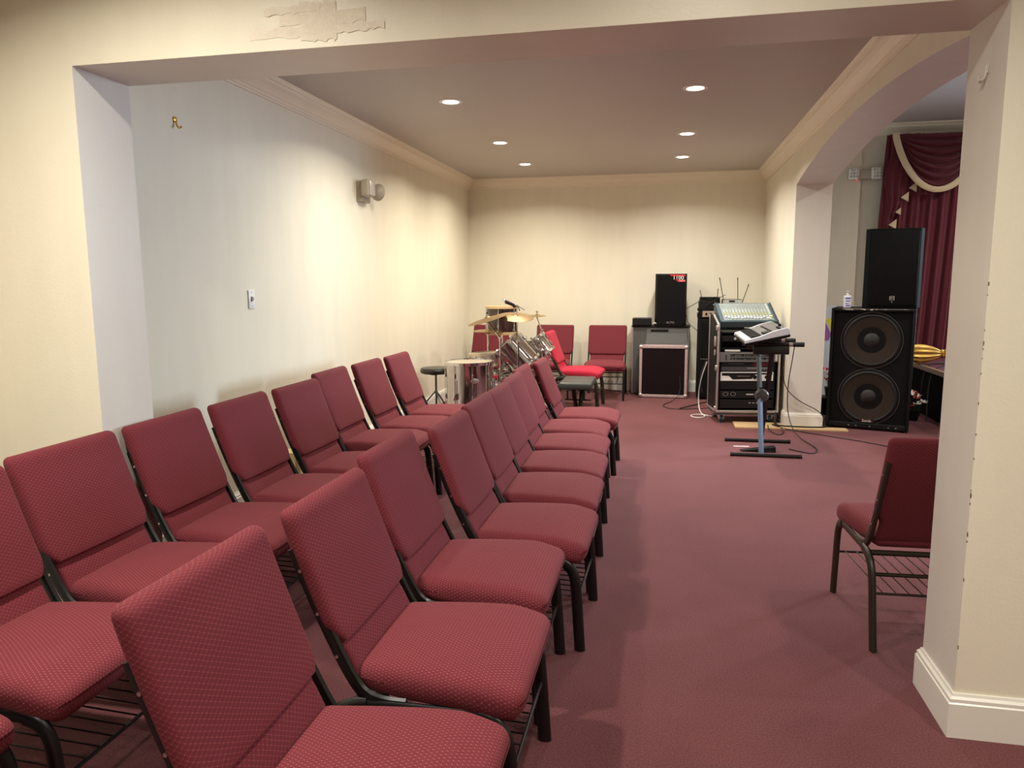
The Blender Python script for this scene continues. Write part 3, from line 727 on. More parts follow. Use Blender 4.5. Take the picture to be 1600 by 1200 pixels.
for (x, y) in ((.07, .06), (Wd-.07, .06), (.07, Dp-.07), (Wd-.07, Dp-.07)):
    cst = MB(); cst.box(x-.04, x+.04, y-.04, y+.04, .086, .092); cst.rbox(.012, .06, .06, .005, (1, 1, 1), 1, c=(x-.022, y, .065)); cst.rbox(.012, .06, .06, .005, (1, 1, 1), 1, c=(x+.022, y, .065))
    co = cst.build('caster_fork', ALU, rk)
    MB().lathe([(.0, -.015), (.04, -.015), (.045, -.008), (.045, .008), (.04, .015), (0, .015)], 20, M=Matrix.Translation((x, y, .045)) @ Matrix.Rotation(PI/2, 4, 'Y')).build('wheel', WHEELB, co)
for x0 in (.028, Wd-.046): MB().box(x0, x0+.018, .05, .056, .145, 1.0).build('rack_rail', DARKP, rk)
def atrack(n, label, x0, x1, z0, z1, y0=.035, dep=.30, front=DARKP, cat='device'):
    """devices bolted in the rack slide out, so each is its own thing standing in the rack's frame"""
    M = rk.matrix_basis.copy()
    ca, sa = math.cos(R(8.5)), math.sin(R(8.5)); xm = (x0+x1)/2
    t = thing(n, label, cat, (.575+ca*xm-sa*y0, 8.12+sa*xm+ca*y0, z0), R(8.5), 'audio units in the road case rack')
    hw = (x1-x0)/2
    MB().box(-hw+.02, hw-.02, .004, dep, 0, z1-z0).build('housing', BLKPL, t)
    MB().box(-hw, hw, 0, .004, .001, z1-z0-.001).build('front_panel', front, t, bevel=.001)
    return t, hw, z1-z0
t, hw, h = atrack('equalizer', 'small black unit with a round dial under the mixing desk', .05, .58, .885, .945)
MB().lathe([(.014, 0), (.012, .014), (0, .014)], 14, M=Matrix.Translation((-.13, 0, h*.5)) @ Matrix.Rotation(PI/2, 4, 'X')).build('dial', SILV, t)
MB().box(-.09, .05, -.001, .0, .02, .045).build('display', mat('blue_grey_display', (.05, .06, .08), .3), t)
t, hw, h = atrack('patch_shelf', 'black rack shelf with hanging leads above the grey equalizer', .05, .60, .80, .815, front=BLKPL, cat='shelf')
bt = MB(); bt.rbox(.16, .05, .022, .006, (1, 1, 1), 1); tag(bt.build('battery_case', SILV, loc=(.73, 8.185, .785)), 'small silver box lying on the grey equalizer in the rack', 'box')
t, hw, h = atrack('graphic_equalizer', 'two-channel grey graphic equalizer with rows of sliders in the rack', .015, .640, .665, .773, front=GREYP, y0=.015)
mb = MB(); mb.box(-.19, .25, -.0012, 0, .018, .050); mb.box(-.19, .25, -.0012, 0, .058, .090); mb.build('slider_field', DARKP, t)
for zz in (.034, .074):
    mb = MB()
    for i in range(31): mb.box(-.18+i*.0138, -.177+i*.0138, -.004, -.001, zz-.002+random.uniform(-.007, .007), zz+.003)
    mb.build('sliders', SILV, t)
mb = MB()
for zz in (.02, .054, .092): mb.box(-.20, .27, -.002, 0, zz-.002, zz)
mb.build('divider_lines', SILV, t)
for zz in (.03, .05, .07): MB().lathe([(.007, 0), (.006, .008), (0, .008)], 10, M=Matrix.Translation((-.235, 0, zz)) @ Matrix.Rotation(PI/2, 4, 'X')).build('knob', BLKPL, t)
MB().box(.285, .305, -.002, 0, .012, .096).build('rack_ear', SILV, t)
t, hw, h = atrack('cd_player', 'black disc player with dark red display in the rack', .05, .60, .615, .662)
MB().box(.06, .24, -.001, 0, .008, .040).build('display', DISPR, t); MB().box(-.20, -.04, -.001, 0, .030, .034).build('disc_tray', GREYP, t)
t, hw, h = atrack('tape_deck', 'charcoal cassette deck with small buttons under the disc player', .05, .60, .565, .613, front=mat('charcoal_face', (.06, .06, .065), .4))
mb = MB()
for i in range(11): mb.box(-.0+i*.022, .014+i*.022, -.002, 0, .028, .036)
mb.build('buttons', SILV, t)
t, hw, h = atrack('power_amplifier', 'silver power amplifier with black swoosh panel and two dials in the rack', .045, .605, .458, .556, front=WHITEP, cat='amplifier')
mb = MB(); mb.add([(-.265, -.0015, .088), (.27, -.0015, .088), (.27, -.0015, .072), (.09, -.0015, .070), (.05, -.0015, .022), (-.15, -.0015, .016), (-.19, -.0015, .055), (-.265, -.0015, .058)], [tuple(range(8))]); mb.build('badge_panel', DARKP, t, smooth=False)
for x in (.085, .21): MB().lathe([(.022, 0), (.018, .014), (0, .014)], 20, M=Matrix.Translation((x, 0, .042)) @ Matrix.Rotation(PI/2, 4, 'X')).build('dial', BLKPL, t)
MB().box(.135, .150, -.001, 0, .02, .062).build('meter', DARKP, t); MB().box(-.10, .03, -.003, -.001, .05, .054).build('logo_strip', ALU, t)
t, hw, h = atrack('power_amplifier', 'plain black amplifier under the silver one in the rack', .045, .605, .365, .448, cat='amplifier')
t, hw, h = atrack('power_amplifier', 'black amplifier with ring outlines and a small silver badge in the rack', .045, .605, .270, .350, cat='amplifier')
mb = MB()
for x in (-.22, -.14): mb.lathe([(.022, 0), (.022, .002), (.019, .002), (.019, 0)], 20, M=Matrix.Translation((x, 0, .045)) @ Matrix.Rotation(PI/2, 4, 'X') @ Matrix.Scale(1.3, 4, (1, 0, 0)), cap=False)
mb.build('ring_outlines', ALU, t); MB().box(.0, .08, -.001, 0, .036, .048).build('badge', SILV, t); MB().box(.12, .16, -.001, 0, .030, .038).build('indicator', SILV, t)
t, hw, h = atrack('power_conditioner', 'black power unit with indicator lamps, lowest in the rack', .045, .605, .160, .255)
mb = MB()
for x in (.03, .07, .11): mb.box(x, x+.02, -.001, 0, .055, .063)
mb.build('indicators', SILV, t)

# mixing desk on the rack
mxd = thing('mixing_desk', 'blue-grey sixteen channel mixing desk tilted on top of the rack', 'mixer', (.578, 8.12, 0), R(7))
TM = Matrix.Translation((.325, .03, 1.10)) @ Matrix.Rotation(R(26), 4, 'X')
MB().box(-.295, .295, 0, .42, -.075, .0, M=TM).build('chassis', BLUEG, mxd, bevel=.008)
MB().box(-.262, .262, .02, .40, .0, .004, M=TM).build('panel', PANELG, mxd)
for i in range(14):
    mb = MB(); x = -.236+i*.0335
    for j, y in enumerate([.045+.0*i, .10, .135, .17, .205, .24, .275, .31, .345]):
        if j == 0:
            yy = .045+random.choice([0, 0, .0, .012, .03]); mb.box(x-.008, x+.008, yy, yy+.022, .004, .018, 0, TM)
        else: mb.lathe([(.0075, .004), (.0065, .016), (0, .016)], 8, 1 if j in (2, 3) else 0 if j < 6 else 2, TM @ Matrix.Translation((x, y, 0)))
    mb.build('channel_strip', [KNOBW, KNOBY, SILV], mxd)
mb = MB()
for j in range(7): mb.lathe([(.009, .004), (.008, .018), (0, .018)], 8, 0, TM @ Matrix.Translation((.238, .15+j*.035, 0)))
mb.box(.222, .255, .085, .11, .004, .016, 1, TM); mb.box(.205, .235, .04, .06, .004, .016, 0, TM)
mb.build('master_section', [KNOBW, KNOBY], mxd)
CHK = mat('slate_blue_cheek', (.045, .075, .09), .4)
for sx in (-1, 1): MB().box(sx*.297-.004, sx*.297+.004, -.005, .425, -.08, .008, 0, TM).build('side_cheek', CHK, mxd)
mb = MB(); mb.box(.03, .62, .06, .46, .972, .984); mb.build('support_board', BLKPL, mxd)

# ------------------------------------------------------------------ keyboard and X stand
ks = thing('keyboard_stand', 'black folding keyboard stand with one lower leg tinted as if lit blue', 'stand', (.90, 6.91, 0))
for (y, m_) in ((-.30, BLK), (.31, BLK)):
    fb = MB().tube([(-.285, y, .016), (.29, y, .016)], .016, 8).build('foot_bar', m_, ks)
    for x in (-.285, .29): MB().tube([(x-.012, y, .016), (x+.012, y, .016)], .019, 10).build('end_cap', RUB, fb)
def beam(name, x, p0, p1, m_): return MB().tube([(x, *p0), (x, *p1)], .016, 4, side=(1, 0, 0), rb=.022).build(name, m_, ks)
beam('crossing_leg', -.035, (-.30, .025), (-.05, .50), BLUELIT)  # bluish light on this lower half is put into its colour
beam('crossing_leg', -.035, (-.05, .50), (.22, .975), BLK)
beam('crossing_leg', .035, (.31, .025), (-.22, .975), BLK)
MB().lathe([(0, -.02), (.055, -.02), (.062, -.005), (.062, .02), (.05, .035), (0, .04)], 20, M=Matrix.Translation((-.02, -.035, .505)) @ Matrix.Rotation(PI/2, 4, 'X')).build('locking_knob', mat('dark_grey_knob', (.07, .07, .075), .35), ks)
for y, ex in ((-.22, .29), (.22, .29)):
    MB().rbox(.30, .03, .075, .008, (1, 1, 1), 2, c=(.02, y, .935)).build('arm_bracket', BLK, ks)
    fb = MB().tube([(-.22, y, .985), (ex-.05, y, .985)], .015, 8).build('support_arm', BLK, ks)
    MB().tube([(ex-.09, y, .985), (ex, y, .985)], .021, 12).build('rubber_grip', RUB, fb)
    MB().tube([(ex-.125, y, .985), (ex-.095, y, .985)], .019, 12).build('collar', ALU, fb)
ky = thing('electronic_keyboard', 'silver-grey electronic keyboard seen end-on, resting on the folding stand', 'keyboard', (.87, 6.98, 1.005), 0)
KM = Matrix.Rotation(R(-13), 4, 'Y') @ Matrix.Translation((0, 0, .045))
MB().rbox(.37, .98, .03, .012, (2, 3, 1), 3, M=KM @ Matrix.Translation((0, 0, -.012))).build('lower_case', BLKPL, ky)
mb = MB(); op = [(-.188, -.004), (-.180, .022), (-.06, .030), (.05, .050), (.165, .058), (.188, .045), (.188, -.004)]
k = len(op)
mb2 = MB(); vs = [(x, -.492, z) for x, z in op]+[(x, -.462, z) for x, z in op]
mb2.add(vs, [tuple(range(k))[::-1], tuple(range(k, 2*k))]+[(i, (i+1) % k, (i+1) % k+k, i+k) for i in range(k)], 0, KM)
mb2.build('end_cheek', mat('pale_grey_cheek', (.62, .64, .70), .35), ky, bevel=.004)
mb2 = MB(); vs = [(x, .462, z) for x, z in op]+[(x, .492, z) for x, z in op]
mb2.add(vs, [tuple(range(k))[::-1], tuple(range(k, 2*k))]+[(i, (i+1) % k, (i+1) % k+k, i+k) for i in range(k)], 0, KM)
mb2.build('end_cheek', bpy.data.materials['pale_grey_cheek'], ky, bevel=.004)
mb = MB(); cpn2 = [(-.03, 0), (-.03, .030), (.05, .048), (.165, .056), (.186, .043), (.186, 0)]; k = len(cpn2)
vs = [(x, -.462, z) for x, z in cpn2]+[(x, .462, z) for x, z in cpn2]
mb.add(vs, [tuple(range(k))[::-1], tuple(range(k, 2*k))]+[(i, (i+1) % k, (i+1) % k+k, i+k) for i in range(k)], 0, KM)
mb.build('control_panel', mat('grey_control_panel', (.11, .105, .10), .45), ky, smooth=False)
mb = MB()
for i in range(36): mb.box(-.180, -.034, -.458+i*.0254, -.458+i*.0254+.0242, .003, .024, 0, KM)
mb.build('white_keys', WHITEP, ky, smooth=False)
mb = MB()
for i in range(36):
    if i % 7 in (0, 1, 3, 4, 5): mb.box(-.125, -.034, -.458+i*.0254+.018, -.458+i*.0254+.031, .024, .034, 0, KM)
mb.build('black_keys', BLKPL, ky, smooth=False)
mb = MB()
for y in (-.40, -.34, -.28): mb.lathe([(.011, .05), (.010, .066), (0, .066)], 12, M=KM @ Matrix.Translation((.12, y, 0)))
mb.lathe([(.016, .05), (.015, .075), (0, .075)], 14, M=KM @ Matrix.Translation((.155, -.20, 0)))
for i in range(14): mb.box(.04, .055, -.43+i*.05, -.40+i*.05, .046, .053, 0, KM)
mb.build('controls', DARKP, ky)
MB().box(-.02, .05, -.455, -.30, .032, .050, 0, KM).build('speaker_grille', DARKP, ky)
for nm, y, z_ in (('upper', -.34, 0), ):
    pass
fp = thing('foot_pedal', 'black sustain pedal on the carpet between the stand feet', 'pedal', (.87, 6.83, 0), R(4))
mb = MB(); mb.add([(-.16, -.03, 0), (.14, -.05, 0), (.14, .05, 0), (-.16, .03, 0), (-.16, -.025, .012), (.14, -.045, .05), (.14, .045, .05), (-.16, .025, .012)], [(0, 3, 2, 1), (4, 5, 6, 7), (0, 1, 5, 4), (1, 2, 6, 5), (2, 3, 7, 6), (3, 0, 4, 7)])
mb.build('treadle', BLKPL, fp, smooth=False, bevel=.004); MB().box(-.02, .12, -.05, .05, 0, .02).build('base', RUB, fp)
wt = MB(); wt.box(-.07, .07, -.012, .012, 0, .004); tag(wt.build('paper_strip', WHITEP, loc=(.735, 7.0, .0), rot=(0, 0, R(6))), 'narrow white strip lying on the carpet between the stand feet', 'strip')

# ------------------------------------------------------------------ wooden threshold, cables
wb = MB(); wb.box(.76, 1.87, 7.885, 8.02, 0, .012); wb.box(.76, 1.255, 8.02, 8.2, 0, .012)
tag(wb.build('plywood_strip', WOODT, smooth=False), 'pale plywood strip on the carpet at the foot of the arch pillar', 'board')
def cable(label, pts, r=.0045, m=RUB, cat='cable', group=None):
    o = Vector(pts[0]); q = [Vector(p)-o for p in pts]
    ob = MB().tube(q, r, 7, smooth=3).build('cable', m, loc=tuple(o)); return tag(ob, label, cat, group)
cable('black cable looping on the carpet from under the flight case', [(.22, 9.735, .3), (.235, 9.69, .08), (.13, 9.45, .006), (.0, 9.2, .006), (.05, 8.95, .006), (.25, 8.9, .006), (.55, 9.05, .006)])
cable('white cable hanging by the left side of the rack and curling on the carpet', [(.50, 8.72, .60), (.44, 8.75, .40), (.42, 8.85, .2), (.43, 8.75, .006), (.50, 8.45, .006), (.40, 8.35, .006), (.30, 8.5, .006), (.42, 8.62, .006), (.56, 8.5, .006)], .006, CABLEW)
cable('thin black cable sagging from the 1100 speaker to the receivers', [(.29, 10.1, 1.16), (.36, 10.08, 1.20), (.43, 9.95, 1.25), (.46, 9.88, 1.26)], .004)
cable('thin black cable drooping from the 1100 speaker to the black cabinet', [(.29, 10.1, 1.08), (.31, 10.1, .98), (.37, 10.05, .93), (.44, 10.0, .87)], .004)
cable('thick bundle of black cables hanging on the wall behind the rack', [(1.245, 8.30, 1.0), (1.25, 8.30, .7), (1.235, 8.28, .4), (1.21, 8.25, .15), (1.18, 8.12, .02), (1.2, 7.95, .02)], .014)
cable('grey cable hanging beside the thick bundle behind the rack', [(1.22, 8.42, 1.0), (1.235, 8.42, .6), (1.245, 8.4, .2), (1.25, 8.35, .03)], .010, GREYCAB)
cable('black cable from the keyboard down to the carpet beside the stand', [(1.15, 6.9, .99), (1.20, 7.3, .8), (1.215, 7.6, .5), (1.24, 7.7, .2), (1.30, 7.55, .006), (1.42, 7.0, .006), (1.33, 6.75, .006), (1.15, 6.95, .006)], .0045)
cable('black cable running from the rack up over the arch pillar base', [(1.22, 7.98, .62), (1.25, 7.985, .42), (1.40, 8.0, .28), (1.60, 8.005, .19), (1.66, 8.0, .10), (1.66, 7.97, .02)], .0045)
cable('black cable coiled round the foot of the arch pillar', [(1.15, 8.05, .02), (1.22, 7.985, .02), (1.45, 7.965, .02), (1.64, 7.98, .02), (1.69, 8.04, .02)], .007)
cable('long black cable running along the carpet in front of the double-cone speaker', [(1.16, 8.0, .02), (1.3, 7.84, .006), (1.7, 7.55, .006), (2.0, 7.3, .006), (2.4, 6.8, .006), (2.7, 6.0, .006)], .0045)
cable('short black cable looping by the right rear caster of the rack', [(1.10, 8.0, .02), (1.08, 7.75, .006), (1.15, 7.55, .006), (1.22, 7.7, .006), (1.22, 7.9, .02)], .0045)
cable('black cable arc hanging behind the left side of the rack', [(.53, 9.0, .62), (.47, 9.0, .5), (.44, 9.0, .35), (.47, 9.0, .2)], .008)
cable('cables trailing along the foot of the back wall under the chairs', [(-1.6, 10.3, .006), (-1.1, 10.2, .03), (-.8, 10.1, .05), (-.55, 10.05, .03), (-.45, 9.95, .006)], .006)
ms = MB(); ms.tube([(0, 0, .012), (.20, .22, .03), (.42, .46, .05)], .009, 8); tag(ms.build('microphone_stand_leg', BLK, loc=(.215, 8.92, 0)), 'black steel stand leg lying on the carpet left of the rack', 'stand')

# ------------------------------------------------------------------ hall speakers
sw = thing('subwoofer', 'large scuffed black double-cone speaker cabinet beyond the arch', 'speaker', (2.06, 7.995, 0), R(-17))
HW, HH, DD = .385, 1.245, .62
mb = MB()
t_ = .028
mb.box(-HW, -HW+t_, 0, DD, .02, HH); mb.box(HW-t_, HW, 0, DD, .02, HH); mb.box(-HW+t_, HW-t_, 0, DD, .02, .02+.05); mb.box(-HW+t_, HW-t_, 0, DD, HH-t_, HH); mb.box(-HW+t_, HW-t_, DD-.02, DD, .07, HH-t_)
mb.build('cabinet', BLKWOOD, sw, bevel=.006)
MB().box(-HW+t_, HW-t_, .045, .065, .07, HH-t_).build('baffle', mat('matt_black_baffle', (.005, .005, .0055), .55, spec=.15), sw)
for zc, xo in ((.925, .0), (.345, .0)):
    M = Matrix.Translation((xo, .045, zc)) @ Matrix.Rotation(PI/2, 4, 'X')
    c_ = MB().lathe([(.080, -.012), (.15, .004), (.225, .018), (.236, .020)], 48, M=M, cap=False).build('speaker_cone', CONE, sw)
    MB().lathe([(.236, .018), (.248, .028), (.262, .022), (.266, .008)], 48, M=M, cap=False).build('surround', RUB, c_)
    MB().lathe([(0, .022), (.04, .016), (.070, .002), (.082, -.012)], 32, M=M).build('dust_cap', CAPM, c_)
    MB().lathe([(.266, .0), (.266, .010), (.283, .010), (.283, .0)], 64, M=M, cap=False).build('basket_rim', BLKPL, c_)
    MB().lathe([(.2835, .0), (.2835, .011), (.2865, .011), (.2865, .0)], 64, M=M, cap=False).build('silver_ring', mat('worn_rim', (.25, .25, .25), .3, .8), c_)  # thin silver ring outside the basket rim
lg = MB(); lg.box(-.065, .065, .012, .018, .078, .116); lo = lg.build('logo_plate', mat('logo_plate', (.03, .015, .015), .3), sw)
text('logo_text', 'Sonik', .040, Matrix.Translation((0, .011, .097)) @ FRONT, mat('logo_silver', (.75, .65, .62), .4), sw)
mb = MB()
for i in range(8): mb.box(-.1+random.uniform(-.25, .42), -.08+random.uniform(-.25, .42), -.001, .001, HH-.008, HH-.002)
random.seed(12)
for i in range(12):
    x = random.uniform(-.3, .37); mb.box(x, x+random.uniform(.006, .03), -.0012, .0, HH-.012+random.uniform(-.006, .004), HH-.004)
for i in range(5):
    x = random.uniform(-.2, .37); mb.box(x, x+.012, -.0012, 0, .040, .047)
mb.build('scuff_marks', mat('bare_wood_scuff', (.45, .40, .36), .8), sw)
mb = MB()
for x in (-.33, .33):
    for y in (.06, .56): mb.lathe([(.02, 0), (.02, .022)], 12, M=Matrix.Translation((x, y, 0)))
mb.build('feet', RUB, sw)
ts = thing('loudspeaker', 'black loudspeaker with square badge standing on the double-cone cabinet', 'speaker', (2.225, 8.00, HH), R(-9))
ol = [(-.262, .06), (-.225, .0), (.225, .0), (.262, .06), (.19, .40), (-.19, .40)]
mb = MB(); vs = [(x, y, .004) for x, y in ol]+[(x, y, .79) for x, y in ol]
mb.add(vs, [tuple(range(6))[::-1], tuple(range(6, 12))]+[(i, (i+1) % 6, (i+1) % 6+6, i+6) for i in range(6)])
mb.build('cabinet', mat('dark_grey_plastic', (.006, .007, .007), .8, spec=.1), ts, smooth=False, bevel=.01)
MB().rbox(.43, .012, .735, .005, (2, 1, 2), 2, c=(0, -.004, .40)).build('grille', GRILLE, ts)
mb = MB(); mb.rbox(.008, .05, .10, .003, (1, 1, 1), 1, c=(-.243, .08, .32)); mb.rbox(.008, .05, .05, .003, (1, 1, 1), 1, c=(-.243, .08, .22)); mb.build('side_handle', RUB, ts)
mb = MB()
for (x0, x1, z0, z1) in [(-.022, -.018, .085, .125), (.018, .022, .085, .125), (-.022, .022, .085, .088), (-.022, .022, .122, .125)]: mb.box(x0, x1, -.013, -.010, z0, z1)
mb.add([(-.007, -.011, .070), (.007, -.011, .070), (0, -.011, .060)], [(0, 1, 2)])
mb.build('badge', SILV, ts, smooth=False)
text('badge_text', 'EV', .026, Matrix.Translation((0, -.0115, .105)) @ FRONT, SILV, ts)
MB().box(-.2, .2, .03, .36, 0, .006).build('feet', RUB, ts)
sz = thing('sanitizer_bottle', 'small clear pump bottle with violet printed label on the speaker cabinet edge', 'bottle', (1.835, 8.10, HH))
MB().rbox(.075, .045, .13, .015, (1, 1, 1), 3, c=(0, 0, .066)).build('bottle_body', mat('clear_gel', (.78, .80, .86), .15), sz)
MB().lathe([(.014, .128), (.014, .145), (.008, .150), (.006, .165), (.018, .168), (.018, .174), (0, .176)], 16).build('pump_cap', WHITEP, sz)
mb = MB()
for (x0, x1, z0, z1) in [(-.026, .026, .095, .110), (-.020, .022, .070, .080), (-.024, .010, .045, .052), (-.020, .024, .022, .032)]: mb.box(x0, x1, -.0245, -.0228, z0, z1)
mb.build('label_print', BLUEL, sz)

# ------------------------------------------------------------------ hall: stage, curtain, ornaments
sg = thing('stage_platform', 'carpeted stage platform with wooden edge and dark skirt in the hall', 'stage', (2.90, 6.0, 0))
MB().box(.03, 3.8, -.5, 4.2, 0, .53).build('underside', STAGED, sg)  # near-black face paints in the dark under the stage
MB().box(.0, 3.9, -.5, 4.2, .53, .565).build('deck', STAGEC, sg)
MB().box(-.03, .012, -.5, 4.2, .515, .570).build('nosing', WOODN, sg, bevel=.008)
# curtain
cur = thing('stage_curtain', 'burgundy velvet curtain with cream-trimmed swag on the hall back wall', 'curtain', (0, 10.2, 0))
def sheet(name, m, nx, nz, fn, th=.006):
    vs = []; fs = []
    for k in (0, 1):
        for j in range(nz+1):
            for i in range(nx+1):
                x, y, z = fn(i/nx, j/nz); vs.append((x, y+k*th, z))
    N = (nx+1)*(nz+1)
    for j in range(nz):
        for i in range(nx):
            a = j*(nx+1)+i; fs.append((a, a+1, a+nx+2, a+nx+1)); fs.append((N+a, N+a+nx+1, N+a+nx+2, N+a+1))
    for i in range(nx):
        a = i; fs.append((a, a+N, a+N+1, a+1)); a = nz*(nx+1)+i; fs.append((a, a+1, a+N+1, a+N))
    for j in range(nz):
        a = j*(nx+1); fs.append((a, a+nx+1, a+N+nx+1, a+N)); a = j*(nx+1)+nx; fs.append((a, a+N, a+N+nx+1, a+nx+1))
    mb = MB(); mb.add(vs, fs); return mb.build(name, m, cur, ang=80)
def cfn(u, v):
    z = 3.30-v*(3.30-.57); x0 = 2.66-.10*v; x = x0+u*(6.2-x0)
    ph = u*2*PI*24+.6*math.sin(v*2+u*20)
    return (x, -.02+.035*math.sin(ph)*(.5+.5*v)+.012*math.sin(ph*2.3+1), z)
sheet('curtain_panel', CURT, 520, 20, cfn)
for k, cx in enumerate((3.24, 4.30, 5.36)):
    def sw_(u, v, cx=cx):
        s_ = 2*u-1; z = 3.31-v*.66*(1-s_*s_)**.8-.02*(1-v)
        return (cx+s_*(.50-.02*v), -.085-.030*math.sin(v*2*PI*6.5)*(1-abs(s_)**3)-.05*math.sin(PI*v)*(1-s_*s_), z)
    sheet('swag', CURT, 40, 90, sw_)
    def tr(u, v, cx=cx):
        s_ = 2*u-1; q = (1-s_*s_)**.8; wdt = .055+.05*abs(s_)**2
        z = 3.31-.66*q-.02 + (.0 if v else wdt*.7); z = 3.31-(.66+.04*v)*q - (.0)
        nx_ = s_
        return (cx+s_*(.50-.02)+(-.075 if s_ < 0 else .075)*v*abs(s_)**.7, -.135-.006*math.sin(v*PI), z-.028*v)
    sheet('swag_trim', CREAMF, 60, 6, tr)
for (x, z) in ((2.985, 2.66), (2.90, 2.545), (2.83, 2.37), (2.78, 2.215)):
    s_ = .055 if z != 2.37 else .04
    mb = MB(); vs = [(x-s_, -.075, z-.01), (x+s_*.6, -.075, z+s_*1.1), (x+s_*.6, -.075, z-s_*1.1)]
    vs += [(a, b+.012, c) for a, b, c in vs]; mb.add(vs, [(0, 1, 2), (5, 4, 3), (0, 3, 4, 1), (1, 4, 5, 2), (2, 5, 3, 0)])
    mb.build('tail_trim', CREAMF, cur, smooth=False)
def tail(u, v):
    z = 3.30-v*1.0; return (2.68+u*(.34-.24*v)+.03*math.sin(v*9), -.055-.015*math.sin(u*14+v*5), z)
sheet('curtain_tail', CURT, 24, 40, tail)
# gold ornament on the stage
go = thing('gold_ornament', 'gold ribbed bulb-shaped ornament lying on the stage edge', 'ornament', (2.78, 9.15, .57))
GM = axisM((-.05, 0, .120), (1, .05, .0))
MB().lathe([(0, 0), (.06, .01), (.095, .06), (.110, .13), (.105, .20), (.085, .28), (.055, .345), (.034, .375)], 96, M=GM, rib=-.16, ribn=12).build('bulb', GOLDS, go)
MB().lathe([(.034, .372), (.055, .385), (.045, .40), (.058, .42), (.045, .435), (.052, .45), (.030, .468), (.022, .48)], 48, M=GM, rib=-.15, ribn=14).build('collar', GOLD, go)
MB().lathe([(.022, .478), (.040, .51), (.045, .54), (.03, .60), (.018, .75), (0, .80)], 32, M=GM, rib=-.12, ribn=8).build('finial', GOLDS, go)
for i, (pts, l) in enumerate([([(3.10, 9.0, .60), (2.93, 8.95, .60), (2.86, 8.93, .50), (2.84, 8.9, .2), (2.84, 8.9, .01)], 'left one'), ([(3.3, 8.9, .60), (2.95, 8.75, .60), (2.855, 8.7, .5), (2.83, 8.65, .2), (2.82, 8.6, .01)], 'right one')]):
    cable('black cable hanging over the stage edge, '+l, pts, .008)
def flowers(label, loc, n, cols):
    t = thing('artificial_flowers', label, 'flowers', loc)
    MB().lathe([(.05, 0), (.065, .10), (.07, .11), (0, .105)], 16).build('pot', BLKPL, t)
    for i in range(n):
        a = random.uniform(0, 2*PI); rr = random.uniform(.02, .10); z = random.uniform(.14, .34)
        c = (rr*math.cos(a), rr*math.sin(a), z)
        mb = MB()
        for q in range(6):
            b_ = q*PI/3; M = Matrix.Translation(c) @ Matrix.Rotation(random.uniform(-.7, .7), 4, 'X') @ Matrix.Rotation(b_, 4, 'Z') @ Matrix.Rotation(R(-25), 4, 'Y')
            mb.rbox(.042, .020, .005, .0024, (2, 2, 1), 2, M=M @ Matrix.Translation((.024, 0, 0)))
        fl_ = mb.build('flower', cols[i % len(cols)], t)
        MB().tube([(c[0]*.3, c[1]*.3, .1), c], .002, 5).build('stem', GREEN, fl_)
random.seed(5)
flowers('red and white artificial flowers right of the double-cone speaker', (2.70, 8.66, 0), 9, [WHF, REDF, WHF])
flowers('red artificial flowers behind the arch pillar, left of the double-cone speaker', (1.90, 8.95, .20), 10, [REDF, REDF, WHF])
bxx = thing('black_crate', 'black box on the hall floor behind the arch pillar', 'box', (1.90, 8.95, 0)); MB().box(-.16, .16, -.12, .12, 0, .20).build('body', BLKPL, bxx, bevel=.01)
# poster
po = thing('poster_board', 'white poster board with yellow and purple print leaning on the hall wall', 'poster', (2.18, 10.30, 0))
MB().box(-.26, .26, .0, .012, 0, 1.20).build('board', mat('white_board', (.66, .70, .76), .5), po)
mb = MB(); mb.add([(-.10, -.001, 1.02), (.16, -.001, 1.05), (.12, -.001, .88), (.0, -.001, .80), (-.06, -.001, .94)], [(0, 1, 2, 3, 4)]); mb.build('yellow_shape', YEL, po, smooth=False)
mb = MB(); mb.add([(-.20, -.001, 1.0), (-.10, -.001, .98), (-.02, -.001, .82), (-.05, -.001, .74), (-.2, -.001, .72)], [(0, 1, 2, 3, 4)]); mb.build('purple_shape', PUR, po, smooth=False)

# ------------------------------------------------------------------ wall fixtures
def emerg_hall():
    t = thing('emergency_light', 'twin square-headed emergency light on the hall wall beside the curtain', 'emergency light', (2.455, YB-.07, 2.85))
    MB().rbox(.20, .05, .12, .012, (1, 1, 1), 2).build('housing', LAMPH, t)
    for sx in (-1, 1):
        hd = MB().rbox(.125, .06, .145, .018, (2, 1, 2), 3, c=(sx*.135, -.04, .01)).build('lamp_head', WHITEP, t)
        mb = MB()
        for i in range(3):
            for j in range(3): mb.lathe([(.014, 0), (.016, .004), (.008, .009), (0, .010)], 12, M=Matrix.Translation((sx*.135-.035+i*.035, -.070, .01-.04+j*.04)) @ Matrix.Rotation(PI/2, 4, 'X'))
        mb.build('led_cluster', REFL, hd)
    MB().lathe([(.006, 0), (.006, .006), (0, .008)], 8, M=Matrix.Translation((-.09, -.02, -.065)) @ Matrix.Rotation(PI, 4, 'X')).build('indicator', LEDR, t)
emerg_hall()
t = thing('emergency_light', 'beige twin-head emergency light on the left wall under the crown moulding', 'emergency light', (XL, 6.55, 2.38))
MB().rbox(.055, .20, .19, .012, (1, 1, 1), 2, c=(.0285, 0, -.02)).build('housing', LAMPH, t)
hd = MB().rbox(.085, .155, .155, .028, (2, 2, 2), 3, c=(.095, -.055, .005)).build('lamp_head', LAMPH, t)
MB().rbox(.006, .125, .125, .018, (1, 2, 2), 2, c=(.139, -.055, .005), M=None).build('lamp_lens', REFL, hd)
hd = MB().lathe([(0, 0), (.03, .004), (.060, .03), (.078, .07), (.080, .082), (0, .084)], 28, M=axisM((.085, .085, .0), (.35, 1, -.1))).build('lamp_head', LAMPH, t)
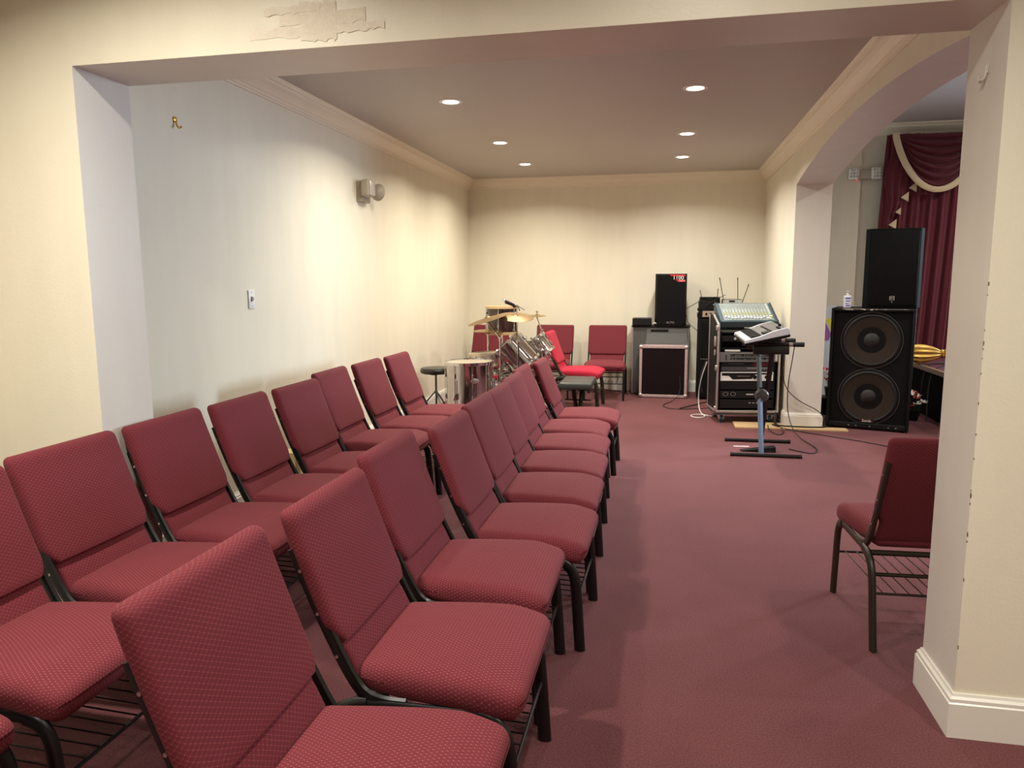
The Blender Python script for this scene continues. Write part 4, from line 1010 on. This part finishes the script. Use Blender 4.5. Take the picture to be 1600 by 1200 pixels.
MB().cyl((.07, .06, .0), (.09, .10, 0), .012, 10).build('swivel', LAMPH, hd)
MB().lathe([(.005, 0), (.005, .004), (0, .005)], 8, M=Matrix.Translation((.045, -.02, -.113)) @ Matrix.Rotation(PI, 4, 'X')).build('indicator', RUB, t)
sw_ = thing('light_switch', 'white toggle switch plate on the left wall', 'switch', (XL, 4.60, 1.43))
MB().rbox(.008, .075, .125, .003, (1, 1, 1), 2, c=(.004, 0, 0)).build('plate', mat('bright_white_plate', (.88, .88, .86), .3), sw_)
MB().rbox(.022, .010, .024, .003, (1, 1, 1), 2, c=(.014, 0, .004)).build('toggle', WHITEP, sw_)
MB().box(.008, .0085, -.012, .004, -.016, .018).build('toggle_slot', DARKP, sw_)
mb = MB()
for z in (-.045, .045): mb.lathe([(.004, 0), (.003, .0015), (0, .0015)], 8, M=Matrix.Translation((.008, 0, z)) @ Matrix.Rotation(PI/2, 4, 'Y'))
mb.build('screws', BOLT, sw_)
hk = thing('wall_hook', 'small gold hook high on the left wall near the header', 'hook', (XL, 3.90, 2.452))
MB().lathe([(0, .012), (.014, .010), (.019, .0), (0, 0)], 18, M=Matrix.Translation((0, 0, .018)) @ Matrix.Rotation(PI/2, 4, 'Y')).build('rosette', GOLD, hk)
MB().tube([(.010, 0, .012), (.014, 0, -.018), (.030, 0, -.034), (.044, 0, -.020)], .005, 8, smooth=2).build('prong', GOLD, hk)
wh = thing('wall_hook', 'white painted double hook on the right pillar reveal', 'hook', (HX1, 2.72, 2.19))
mb = MB(); mb.tube([(-.004, 0, .03), (-.006, .0, -.01), (-.022, .0, -.018), (-.026, 0, .0)], .004, 8, smooth=2); mb.tube([(-.004, .016, .0), (-.006, .016, -.016), (-.018, .016, -.02), (-.020, .016, -.006)], .0035, 8, smooth=2)
mb.build('prongs', OFFW, wh); MB().rbox(.004, .02, .03, .002, (1, 1, 1), 1, c=(-.002, 0, .02)).build('plate', OFFW, wh)

yb = thing('carton', 'small pale yellow carton on the floor by the left wall, seen between two chairs', 'box', (-2.555, 4.56, 0), R(15))
MB().box(-.09, .09, -.07, .07, 0, .385).build('body', mat('pale_yellow_card', (.72, .58, .28), .6), yb, bevel=.003)
